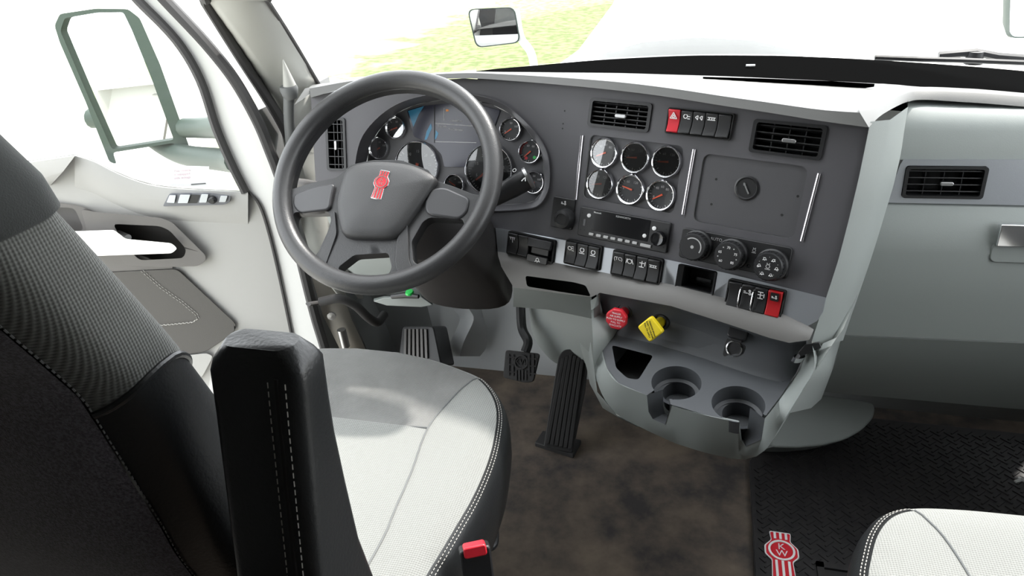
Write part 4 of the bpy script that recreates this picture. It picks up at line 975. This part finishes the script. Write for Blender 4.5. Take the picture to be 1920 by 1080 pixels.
# pedal housing on the firewall
mk('pedal_housing', loft([sc([aty(u, v, y) for u, v, y in ((992, 578, 1.70), (1000, 630, 1.68), (1030, 672, 1.66), (1060, 690, 1.66))], 4), sc([aty(u, v, y) for u, v, y in ((1060, 582, 1.62), (1065, 630, 1.60), (1075, 668, 1.60), (1090, 690, 1.62))], 4), sc([aty(u, v, y) for u, v, y in ((1125, 596, 1.56), (1125, 640, 1.55), (1128, 690, 1.56), (1135, 730, 1.58))], 4)]), M['grey'], bpy.data.objects['wall_front'], smooth=70)
mk('hump', loft([sc([aty(u, v, y) for u, v, y in ((850, 580, 1.80), (862, 600, 1.78), (845, 640, 1.76), (840, 668, 1.76))], 4), sc([aty(u, v, y) for u, v, y in ((880, 580, 1.76), (888, 600, 1.74), (870, 640, 1.72), (862, 668, 1.72))], 4), sc([aty(u, v, y) for u, v, y in ((903, 580, 1.82), (912, 620, 1.81), (912, 650, 1.80), (900, 668, 1.79))], 4)]), M['carpet'], bpy.data.objects['wall_front'], smooth=70)
ftr = thing('foot_rest', 'black ribbed foot rest beside the left kick panel', 'foot rest', atz(780, 660, .1))
FFr = Fr(aty(780, 630, 1.62), (1, 0, 0), (0, .5, .85))
mk('block', prism(FFr, rnd([FFr.st(u, v) for u, v in ((745, 680), (752, 612), (812, 612), (828, 690))], .01), -.12, -.004), M['black'], ftr, bevel=.004)
for k in range(6): 
    a = FFr.st(760+k*8, 672); b = FFr.st(761+k*7.4, 617); mk('rib', prism(FFr, [(a[0]-.0035, a[1]), (a[0]+.0035, a[1]), (b[0]+.0035, b[1]), (b[0]-.0035, b[1])], -.004, .004), M['doormid'], ftr)
kick = [[aty(u, v, y) for u, v, y in ((645, 540, 1.50), (665, 600, 1.50), (690, 660, 1.50))], [aty(u, v, y) for u, v, y in ((690, 545, 1.72), (720, 600, 1.72), (745, 660, 1.72))], [aty(u, v, y) for u, v, y in ((800, 570, 1.80), (810, 610, 1.80), (830, 670, 1.78))]]
mk('kick_panel', loft(kick), M['greyd'], bpy.data.objects['wall_front'], smooth=60)
hs = thing('wiring_hose', 'thick black corrugated cable bending from the door jamb under the wheel', 'cable', aty(700, 600, 1.5))
mk('hose', tube(sc([aty(u, v, y) for u, v, y in ((600, 566, 1.42), (635, 560, 1.43), (665, 572, 1.45), (690, 595, 1.47), (708, 604, 1.5), (720, 590, 1.56))], 6), .012, 12), M['rubber'], hs)
ckx = thing('door_check_strap', 'flat dark door check strap across the open door gap', 'strap', aty(600, 570, 1.42))
mk('strap', tube([aty(578, 570, 1.40), aty(600, 567, 1.44), aty(645, 562, 1.52)], .009, 8, sx=.6), M['seal'], ckx)
hg = bpy.data.objects['wall_left']
mk('hinge_plate', loft([[aty(585, 520, 1.52), aty(605, 590, 1.50), aty(640, 660, 1.50)], [aty(640, 545, 1.56), aty(660, 600, 1.55), aty(690, 665, 1.54)]]), M['cable'], hg, solid=.004)
mk('hinge_pin', tube([aty(640, 618, 1.48), aty(648, 650, 1.48)], .012, 12), M['steel'], hg)
mk('hinge_bolt', lathe(Fr(aty(622, 592, 1.49), (1, .3, 0), (0, 0, 1)), [(.012, -.002), (.012, .004), (.0001, .005)], 10), M['steel'], hg)

# rubber floor mat on the passenger side
mt = thing('floor_mat', 'black rubber floor mat with raised tread on the passenger side', 'floor mat', (.55, 1.2, 0))
FL = Fr((0, 0, .006), (1, 0, 0), (0, 1, 0))
mk('base', prism(FL, rnd([(.172, .3), (.98, .3), (.98, 1.74), (.45, 1.74), (.172, 1.52)], .03), -.006, .002), M['mat'], mt, bevel=.002)
def cleat(x, y, r_): 
    f_ = FL.at(x, y, 0, r_); return box(f_, -.013, .013, -.002, .002, .001, .0045)
cl = []
for i in range(50):
    for j in range(80):
        x = .186+i*.0165; y = .62+j*.0142
        if (i+j) % 2: continue
        if x > .97 or y > 1.72 or (x > .30 and y < 1.20) or (y > 1.50 and x < .46-(1.72-y)*1.2): continue
        cl.append(cleat(x, y, rad(45 if i % 2 else -45)))
tr_ = mk('tread', join(*cl), M['mat'], mt, smooth=0); tr_['kind'] = 'stuff'
for k in range(7): mk('ridge', box(FL, .345+k*.022, .355+k*.022, .3, 1.17, .001, .006), M['mat'], mt)
mk('ridge', box(FL, .30, .97, 1.185, 1.20, .001, .008), M['mat'], mt); mk('ridge', box(FL, .30, .315, .3, 1.20, .001, .008), M['mat'], mt)
mk('ridge', box(FL, .174, .182, .3, 1.5, .001, .008), M['mat'], mt)
ex, ey = FL.st(1465, 1037)[0], FL.st(1465, 1037)[1]-.012
emblem(mt, FL.at(ex, ey), .066, .003, rad(0), 1, M['red'], M['white'])
nx, ny = FL.st(1909, 904); lab(mk('emblem', join(box(FL.at(nx, ny, 0, rad(30)), -.010, .010, -.004, .004, .001, .006), box(FL.at(nx+.012, ny+.004, 0, rad(-50)), -.012, .012, -.004, .004, .001, .006)), M['white'], mt), 'white tip of a second mat emblem')

# ================================================================== seats
def dashes(pts, L=.004, gap=.0025, w_=.0007, lift=Vector((0, 0, 1))):
    """thread: short stitches along a line"""
    G = []; pts = [Vector(p) for p in pts]; tot = sum((b-a).length for a, b in zip(pts, pts[1:])); n = int(tot/(L+gap)); P = rs(pts, n*2+1)
    for i in range(n):
        a = P[2*i]; b = P[2*i].lerp(P[2*i+1], 1.2); t = (b-a)
        if t.length < 1e-6: continue
        G.append(tube([a, b], w_, 4))
    return join(*G)
def cushion(t, xc, plan_r, seam, cross, zt, fab, fabc, y_back, plan_l=None):
    """seat cushion: plan_r right half of the outline from front middle to rear, seam = inner seam on the right, cross = y of the cross seam"""
    right = [Vector((x, y)) for x, y in plan_r]; left = [Vector((2*xc-p.x, p.y)) for p in right[::-1]] if plan_l is None else [Vector(p) for p in plan_l]
    loop = [Vector((p[0], p[1])) for p in sc([Vector((p.x, p.y, 0)) for p in right+left], 6)]   # from front middle round by the right, rear, left
    # order: right side from front to rear, then left side from rear to front
    cx, cy = xc, (max(p.y for p in loop)+y_back)/2
    import bisect
    angs = sorted((math.atan2(p.y-cy, p.x-cx), (p-Vector((cx, cy))).length) for p in loop)
    def rout(th):
        i = bisect.bisect(angs, (th, 0)); a = angs[i-1]; b = angs[i % len(angs)]
        d = (b[0]-a[0]) % (2*math.pi) or 1e-6; k = ((th-a[0]) % (2*math.pi))/d
        return a[1]+(b[1]-a[1])*min(1, k)
    prof = [(0, zt-.004), (.35, zt-.003), (.6, zt+.002), (.8, zt+.006), (.90, zt+.004), (.95, zt-.004), (.985, zt-.020), (1.0, zt-.045)]
    def zed(x, y):
        v = Vector((x-cx, y-cy)); k = min(1, v.length/rout(math.atan2(v.y, v.x)))
        z = interp(k, prof)
        return z
    def mp(x, y): return Vector((x, y, zed(x, y)))
    K = .93
    ins = [Vector((cx, cy))+(p-Vector((cx, cy)))*K for p in loop]
    def near(p): return min(range(len(ins)), key=lambda i: (ins[i]-Vector(p)).length)
    sm = [Vector(p) for p in seam]; sml = [Vector((2*xc-p.x, p.y)) for p in sm]
    i0 = near(sm[0]); i1 = near(sm[-1]); j0 = near(sml[0]); j1 = near(sml[-1])
    sm = [ins[i0]]+sm[1:-1]+[ins[i1]]; sml = [ins[j0]]+sml[1:-1]+[ins[j1]]
    smd = [Vector((p[0], p[1])) for p in sc([Vector((p.x, p.y, 0)) for p in sm], 5)]; smld = [Vector((p[0], p[1])) for p in sc([Vector((p.x, p.y, 0)) for p in sml], 5)]
    ci = min(range(len(smd)), key=lambda i: abs(smd[i].y-cross)); cj = min(range(len(smld)), key=lambda i: abs(smld[i].y-cross))
    nloop = len(ins)
    front = ins[j0:]+ins[:i0+1] if j0 > i0 else ins[:i0+1]
    A = front+smd[1:ci+1]+smld[:cj+1][::-1][:-1]
    Bp = smd[ci:]+ins[i1+1:j1]+smld[cj:][::-1]
    Cr = ins[i0:i1+1]+smd[::-1][1:-1]
    Cl = ins[j1:j0+1]+smld[1:-1]
    for nm, poly, m_ in (('front_panel', A, fabc), ('rear_panel', Bp, fab), ('side_panel', Cr, fab), ('side_panel', Cl, fab)):
        mk(nm, sheet([tuple(p) for p in poly], [], mp, .022), m_, t, smooth=60)
    def groove(pts): return tube([mp(p.x, p.y)+Vector((0, 0, .0005)) for p in pts], .0016, 6)
    mk('seam', join(groove(smd), groove(smld), groove([smd[ci].lerp(smld[cj], q/8) for q in range(9)])), M['greyd'], t)
    # outer band from the stitched line down the sides
    lev = [(K, None), (.955, None), (.98, None), (.995, None), (1.0, zt-.05), (1.0, zt-.09), (.985, zt-.125), (.96, zt-.15)]
    def band(idx, mat, name):
        rows = []
        for k, z in lev:
            rows.append([Vector((*(Vector((cx, cy))+(loop[i]-Vector((cx, cy)))*k), interp(k, prof)-.000 if z is None else z)) for i in idx])
        mk(name, loft(rows), mat, t, smooth=60)
    ki = i0; kj = j0
    band(list(range(ki, i1+1)), M['leather'], 'side_bolster'); band(list(range(j1, kj+1)), M['leather'], 'side_bolster')
    fr_i = (list(range(kj, nloop))+list(range(0, ki+1)))
    band(fr_i, fab, 'front_roll'); band(list(range(i1, j1+1)), M['leather'], 'rear_edge')
    for rng in (range(ki, i1+1), range(j1, kj+1)):
        for kk in (.945, .958):
            mk('stitching', dashes([Vector((*(Vector((cx, cy))+(loop[i]-Vector((cx, cy)))*kk), interp(kk, prof)+.0012)) for i in rng]), M['stitch'], t, smooth=0)
DS = thing('driver_seat', 'driver seat with pale cushion, charcoal knit backrest and black leather sides', 'seat', (-.585, .75, 0))
plan_r = [(-.585, 1.157), (-.50, 1.142), (-.43, 1.118), (-.375, 1.092), (-.332, 1.045), (-.305, .99), (-.290, .92), (-.283, .85), (-.284, .77), (-.292, .70), (-.303, .62), (-.316, .55), (-.36, .50), (-.46, .48), (-.585, .475)]
smp = [tuple(atz(u, v, .507)[:2]) for u, v in ((893, 704), (850, 745), (802, 800), (772, 880), (742, 950), (716, 1012))]
smp += [(smp[-1][0]-.004, .53), (smp[-1][0]-.004, .49)]
cushion(DS, -.585, plan_r, smp, atz(800, 800, .507).y, .503, M['fab'], M['fabg'], .475, [(-.72, .48), (-.83, .50), (-.868, .56), (-.885, .65), (-.895, .75), (-.902, .88), (-.90, .98), (-.885, 1.055), (-.84, 1.108), (-.77, 1.142), (-.68, 1.158)])
# backrest
def lin(z, P): return interp(z, P)
def back_pt(xc, th, z):
    yf = lin(z, [(.45, .61), (.70, .51), (.87, .440), (1.0, .398), (1.10, .365), (1.19, .335), (1.25, .31), (1.30, .285), (1.38, .25), (1.42, .225)])
    yb = lin(z, [(.45, .40), (.70, .335), (.86, .300), (1.03, .288), (1.13, .252), (1.30, .180), (1.38, .165), (1.42, .17)])
    hw = lin(z, [(.45, .235), (.70, .242), (.90, .240), (1.05, .228), (1.20, .205), (1.30, .175), (1.38, .13), (1.42, .08)])
    c, s_ = math.cos(th), math.sin(th); e = .55
    x = hw*math.copysign(abs(c)**e, c); y = (yf+yb)/2+(yf-yb)/2*math.copysign(abs(s_)**e, s_)
    return Vector((xc+x, y, z))
def ztop(th):
    # upper edge of the leather on the side of the backrest: low at the rear seam, arched in the middle
    k = math.sin(th); return 1.015+.018*math.cos((k-.1)*2.2)-.055*max(0, k)**1.5
def backrest(t, xc, full=True):
    TH = [rad(-40+260*i/52) for i in range(53)]           # round the front from the right rear edge to the left rear edge
    TB = [rad(-140+100*i/22) for i in range(23)]          # rear
    zs = [.45+.02*i for i in range(0, 50)]
    zk = [0, .04, .1, .2, .3, .4, .5, .6, .7, .8, .88, .94, 1]
    mk('backrest', loft([[back_pt(xc, th, ztop(th)+(1.160-ztop(th))*k) for th in TH] for k in zk]), M['knit'], t, smooth=70)
    mk('headrest', loft([[back_pt(xc, th, z)+Vector((g_*math.cos(th), g_*math.sin(th), 0)) for th in TH] for z, g_ in ((1.150, -.004), (1.156, .006), (1.175, .010), (1.24, .010), (1.32, .008), (1.38, .005), (1.42, 0))]), M['headcloth'], t, smooth=70)
    mk('leather_side', loft([[back_pt(xc, th, .45+(ztop(th)-.45)*k) for th in TH] for k in [i/14 for i in range(15)]]), M['leather'], t, smooth=70)
    mk('rear_cover', loft([[back_pt(xc, th, z)+Vector((0, -.002, 0)) for th in TB] for z in [.45+.97*i/30 for i in range(31)]]), M['velour'], t, smooth=70)
    mk('piping', tube([back_pt(xc, th, ztop(th))+Vector((.001, 0, 0)) for th in TH], .0028, 8), M['leather'], t)
    for th in (-40, 220):
        mk('rear_seam', dashes([back_pt(xc, rad(th), .46+.94*i/60)+Vector((.0012, -.0008, 0)) for i in range(61)], .003, .002, .0007), M['greyd'], t, smooth=0)
backrest(DS, -.585)
# folded-up armrest: tapered padded block with a double stitched seam
def arm_ring(z):
    yb = lin(z, [(.55, .245), (.87, .298), (1.0, .326), (1.04, .334), (1.052, .341)]); yf = lin(z, [(.55, .40), (.70, .380), (.80, .378), (.86, .368), (.96, .366), (1.035, .372), (1.052, .364)])
    x0 = lin(z, [(.55, -.318), (1.0, -.316), (1.038, -.316), (1.052, -.306)]); x1 = lin(z, [(.55, -.246), (1.0, -.244), (1.038, -.243), (1.052, -.253)])
    return [Vector((a, b, z)) for a, b in rr(x0, x1, yb, yf, .010, 5)]
mk('armrest', loft([arm_ring(z) for z in (.56, .70, .80, .86, .92, .97, 1.0, 1.02, 1.034, 1.042, 1.048, 1.052)], cap=True, cu=True), M['leather'], DS, smooth=50)
def arm_seam(dx, dy): return [Vector((max(p.x for p in arm_ring(z))-dx, min(p.y for p in arm_ring(z))-dy, z)) for z in [.66+.375*i/24 for i in range(25)]]
for dx in (.024, .011): mk('stitching', dashes(arm_seam(dx, .0006), .004, .0025, .0005), M['stitch'], DS, smooth=0)
mk('seam', tube(arm_seam(.0175, -.0008), .0022, 6), M['blackm'], DS)
mk('armrest_bracket', tube([Vector((-.245, .36, .80)), Vector((-.243, .362, .74)), Vector((-.243, .365, .66))], .006, 10), M['steel'], DS)
mk('seat_pedestal', loft([[Vector((-.585+a, .80+b, z)) for a, b in rr(-w_, w_, -.26, .24, .05)] for z, w_ in ((.0, .20), (.2, .18), (.36, .24))], cu=True, cap=True), M['blackm'], DS)
bk = thing('seat_belt_buckle', 'black seat belt buckle with a red release button beside the driver cushion', 'buckle', atz(885, 1060, .42))
BU = Fr(atz(893, 1052, .50), (1, .5, 0), (0, .45, .85))
mk('body', prism(BU, rnd([(-.020, -.055), (.020, -.055), (.022, .022), (-.022, .022)], .006), -.014, .010), M['black'], bk, bevel=.003)
mk('button', prism(BU, rr(-.016, .016, .010, .026, .004), -.008, .0125), M['red'], bk, bevel=.002)
mk('stem', tube([BU.W(0, -.05, -.002), BU.W(-.004, -.14, -.02)], .012, 8, sx=.4), M['black'], bk)
lp = thing('wire_loop', 'black wire loop under the right edge of the driver cushion', 'wire loop', atz(915, 1000, .3))
mk('loop', tube(sc([atz(u, v, .34) for u, v in ((895, 985), (917, 982), (929, 990), (928, 1022), (908, 1030), (885, 1020))], 4), .005, 8), M['black'], lp)
# passenger seat
PS = thing('passenger_seat', 'pale passenger seat cushion at the bottom right corner', 'seat', (.55, .6, 0))
pp_r = [(.53, .905), (.60, .902), (.67, .898), (.735, .888), (.775, .868), (.803, .83), (.822, .78), (.836, .72), (.842, .60), (.84, .50), (.83, .40), (.81, .33), (.76, .28), (.66, .26), (.53, .255)]
psm = [(.735, .885), (.70, .80), (.68, .70), (.668, .55), (.66, .40), (.66, .28)]
cushion(PS, .53, pp_r, psm, .60, .503, M['fab'], M['fab'], .255)
mk('seat_pedestal', loft([[Vector((.555+a, .52+b, z)) for a, b in rr(-w_, w_, -.22, .22, .05)] for z, w_ in ((.0, .20), (.2, .18), (.36, .24))], cu=True, cap=True), M['blackm'], PS)

# ================================================================== open driver door
DA = rad(72); DF = Fr((-1.05, 1.45, .6), (math.sin(DA), math.cos(DA), 0), (0, 0, 1))
DR = thing('door_1', 'wide open driver door with pale grey trim and bright armrest bar', 'door', (-1.05, 1.45, .1)); DR['kind'] = 'structure'
def dpx(d): return lambda u, v: DF.px(u, v, d)
def dplate(name, poly, d0, d1, mat, parent=DR, holes=(), step=40, r=0, bevel=0, **k):
    if r: poly = rnd(poly, r, 4)
    return mk(name, join(sheet(poly, list(holes), dpx(d1), step), wall(poly, dpx(d1), dpx(d0)), *[wall(h, dpx(d1), dpx(d0)) for h in holes]), mat, parent, smooth=40, bevel=bevel, **k)
belt = [(140, 289), (175, 300), (210, 318), (250, 335), (290, 346), (340, 352), (400, 355), (465, 358)]
tright = [(465, 358), (487, 385), (505, 440), (524, 520), (545, 620), (556, 680), (562, 760)]
trim = [(-260, 330), (-100, 312), (60, 300)]+belt+tright[1:]+[(-260, 900)]
bez = rnd([(152, 392), (182, 398), (300, 408), (322, 416), (385, 478), (386, 488), (372, 499), (300, 501), (236, 497), (225, 480), (165, 440)], 8, 3)
hand = rnd([(212, 420), (300, 424), (318, 432), (350, 468), (344, 484), (262, 488), (235, 462)], 8, 3)
upper_rec = rnd([(50, 380), (150, 386), (165, 436), (60, 436)], 10, 3)
dplate('trim_panel', trim, -.05, 0, M['doorgrey'], holes=[upper_rec, hand])
mk('sill_ledge', loft([sc([DF.px(u, v, -.006) for u, v in belt], 3), sc([DF.px(u, v+3, .012) for u, v in belt], 3), sc([DF.px(u, v+30, .022) for u, v in belt], 3), sc([DF.px(u, v+62, .0) for u, v in belt], 3)]), M['doorgrey'], DR, smooth=70)
mk('elbow_rest', loft([[DF.px(u, v, d) for u, v in ((-120, 322), (60, 300), (139, 290))] for d in (-.02,)]+[[DF.px(u, v, .035) for u, v in ((-120, 326), (60, 304), (141, 292))], [DF.px(u, v, .040) for u, v in ((-120, 345), (60, 340), (118, 322))], [DF.px(u, v, .02) for u, v in ((-120, 354), (50, 350), (96, 346))], [DF.px(u, v, -.01) for u, v in ((-120, 356), (50, 352), (96, 348))]]), M['doorgrey'], DR, smooth=70)
dplate('armrest_base', rnd([(-60, 372), (60, 374), (150, 386), (182, 398), (240, 470), (330, 503), (160, 512), (-60, 520)], 12, 3), -.01, .008, M['doormid'], holes=[rnd([(52, 386), (140, 390), (158, 432), (60, 434)], 10, 3)])
dplate('pull_bezel', bez, -.02, .022, M['doormid'], holes=[hand], bevel=.004)
mk('handle_cup', sheet([(195, 405), (395, 405), (395, 500), (195, 500)], [], dpx(-.045), 0), M['doordark'], DR)
mk('upper_cup', sheet([(40, 370), (180, 375), (180, 445), (40, 445)], [], dpx(-.03), 0), M['doormid'], DR)
cb = rnd([(-60, 436), (75, 436), (214, 431), (236, 448), (322, 456), (333, 466), (322, 475), (150, 481), (-60, 486)], 5, 3)
mk('armrest_bar', join(sheet(cb, [], dpx(.05), 30), wall(cb, dpx(.05), dpx(.0))), material('polished pale armrest bar', (.75, .75, .73), .15, metal=.6), DR, bevel=.006, seg=3)
mk('lock_lever', tube([DF.px(222, 438, 0), DF.px(240, 446, .03)], .009, 10), M['steel'], DR)
dplate('leather_insert', rnd([(-60, 515), (165, 512), (332, 504), (444, 608), (438, 625), (385, 660), (320, 668), (-60, 668)], 10, 3), -.01, .010, M['doordark'], bevel=.003)
for off in (0, 4):
    mk('stitching', dashes([DF.px(u+off, v-off*.4, .0115) for u, v in ((264, 508), (300, 540), (340, 568), (366, 590), (369, 598), (360, 605), (320, 609), (270, 613))], .006, .004, .0009), M['stitch'], DR, smooth=0)
dplate('map_pocket', rnd([(300, 672), (388, 662), (400, 668), (380, 706), (360, 720), (300, 720)], 6, 3), -.01, .012, M['doorgrey'], bevel=.003)
mk('pocket_edge', loft([[DF.px(u, v, .0) for u, v in ((440, 628), (420, 665), (395, 700), (385, 760))], [DF.px(u, v, .03) for u, v in ((452, 632), (432, 670), (408, 705), (400, 760))], [DF.px(u, v, .0) for u, v in ((475, 632), (500, 640), (520, 660), (530, 760))]]), M['doorgrey'], DR, smooth=60)
dplate('speaker_grille', rnd([(452, 640), (480, 632), (515, 650), (520, 680), (440, 680)], 6, 3), 0, .018, M['greyd'])
# switch pod
pod = rnd([(305, 387), (318, 362), (393, 361), (433, 367), (431, 379), (420, 384)], 4, 3)
po = dplate('switch_pod', pod, .0, .030, material('grey switch pod', (.13, .135, .15), .4), step=0, bevel=.002)
for q in ([(312, 380), (318, 366), (330, 366), (327, 381)], [(333, 381), (338, 365), (357, 365), (352, 381)], [(373, 380), (378, 364), (391, 364), (387, 380)], [(410, 379), (414, 367), (427, 367), (423, 379)]):
    dplate('switch', rnd(q, 1.5, 2), .028, .036, M['silver'], po, step=0, bevel=.001)
dplate('switch', rnd([(352, 381), (358, 365), (375, 366), (369, 381)], 1.5, 2), .028, .0315, M['black'], po, step=0)
mk('joystick', lathe(DF.at(*DF.st(399, 374, .03), .03), [(.010, 0), (.009, .008), (.006, .012), (.0001, .012)], 16), M['black'], po)
# painted edge of the door, glass, gasket and seal
gk = [(225, -40), (258, 0), (330, 75), (375, 150), (405, 240), (435, 310), (460, 360)]
sl2 = [(640, 760), (608, 650), (590, 590), (570, 510), (548, 420), (527, 340), (507, 285), (482, 225), (440, 150), (385, 80), (310, 0), (275, -40)]
dplate('door_frame', gk+[(487, 385), (505, 440), (524, 520), (545, 620), (562, 760)]+sl2, -.06, -.004, M['paint'])
mk('glass_gasket', tube(sc([DF.px(u, v, .004) for u, v in gk], 5), .013, 8, sx=.8), M['seal'], DR)
mk('door_seal', tube(sc([DF.px(u, v, .004) for u, v in sl2], 5), .015, 8, sx=.8), M['seal'], DR)
mk('edge_shade', tube(sc([DF.px(u, v, .002) for u, v in tright], 4), .004, 6), M['seal'], DR)  # thin dark line added in place of the shading on the rounded panel edge
mk('check_slot', prism(DF, rnd([DF.st(u, v) for u, v in ((576, 546), (586, 548), (592, 592), (582, 590))], .006), -.004, .002), M['seal'], DR)
mk('window_pane', sheet([(-260, -60)]+gk+belt[::-1]+[(60, 300), (-260, 330)], [], dpx(-.03), 60), glass('door glass', (.97, 1, .98), .5), DR)
st = mk('sticker', sheet([(316, 310), (392, 312), (392, 350), (318, 349)], [], dpx(-.027), 0), M['white'], DR)
for i, s_ in enumerate(('This vehicle', 'is equipped', 'with airbags')):
    x, y = DF.st(341, 320+i*6.5, -.026); text('lettering', s_, .0085, DF, x, y, -.026, M['faint'], st)
x, y = DF.st(372, 345, -.026); mk('sticker_line', box(DF, x-.018, x+.018, y-.0015, y+.0015, -.0265, -.026), M['greyd'], st)
# door mirror outside
MF = Fr(aty(235, 165, 1.92), (.95, .31, 0), (-.02, .05, 1))
DM = thing('door_mirror', 'tall grey-green truck mirror beyond the glass of the open door', 'mirror', aty(300, 300, 1.92))
mo = rnd([(102, 48), (112, 26), (180, 16), (240, 17), (262, 34), (300, 120), (332, 210), (366, 306), (346, 312), (326, 268), (212, 286), (219, 308), (205, 304), (160, 190), (112, 80)], 5, 2)
mi = rnd([(113, 58), (121, 34), (180, 24), (231, 23), (247, 56), (285, 150), (326, 262), (210, 280), (165, 180)], 5, 2)
mk('housing', join(sheet(mo, [mi], lambda u, v: MF.px(u, v, .02), 0), wall(mi, lambda u, v: MF.px(u, v, .02), lambda u, v: MF.px(u, v, -.005)), wall(mo, lambda u, v: MF.px(u, v, .02), lambda u, v: MF.px(u, v, -.09)), sheet(mo, [], lambda u, v: MF.px(u, v, -.09), 0)), M['mirhouse'], DM)
mk('mirror_glass', sheet(mi, [], lambda u, v: MF.px(u, v, 0), 0), M['mirror'], DM)
mk('lower_arm', tube(sc([aty(u, v, y) for u, v, y in ((172, 222, 2.02), (225, 222, 2.02), (265, 240, 2.0), (300, 268, 1.98), (345, 290, 1.92), (420, 300, 1.72), (445, 302, 1.6))], 5), .034, 12), M['mirhouse'], DM)
mk('upper_arm', tube(sc([aty(u, v, y) for u, v, y in ((348, 240, 1.95), (385, 240, 1.85), (425, 238, 1.6))], 5), .032, 12), M['mirhouse'], DM)
mk('bracket', tube(sc([aty(u, v, y) for u, v, y in ((175, 204, 2.06), (262, 203, 2.05), (330, 262, 2.0))], 4), .012, 8), M['mirhouse'], DM)
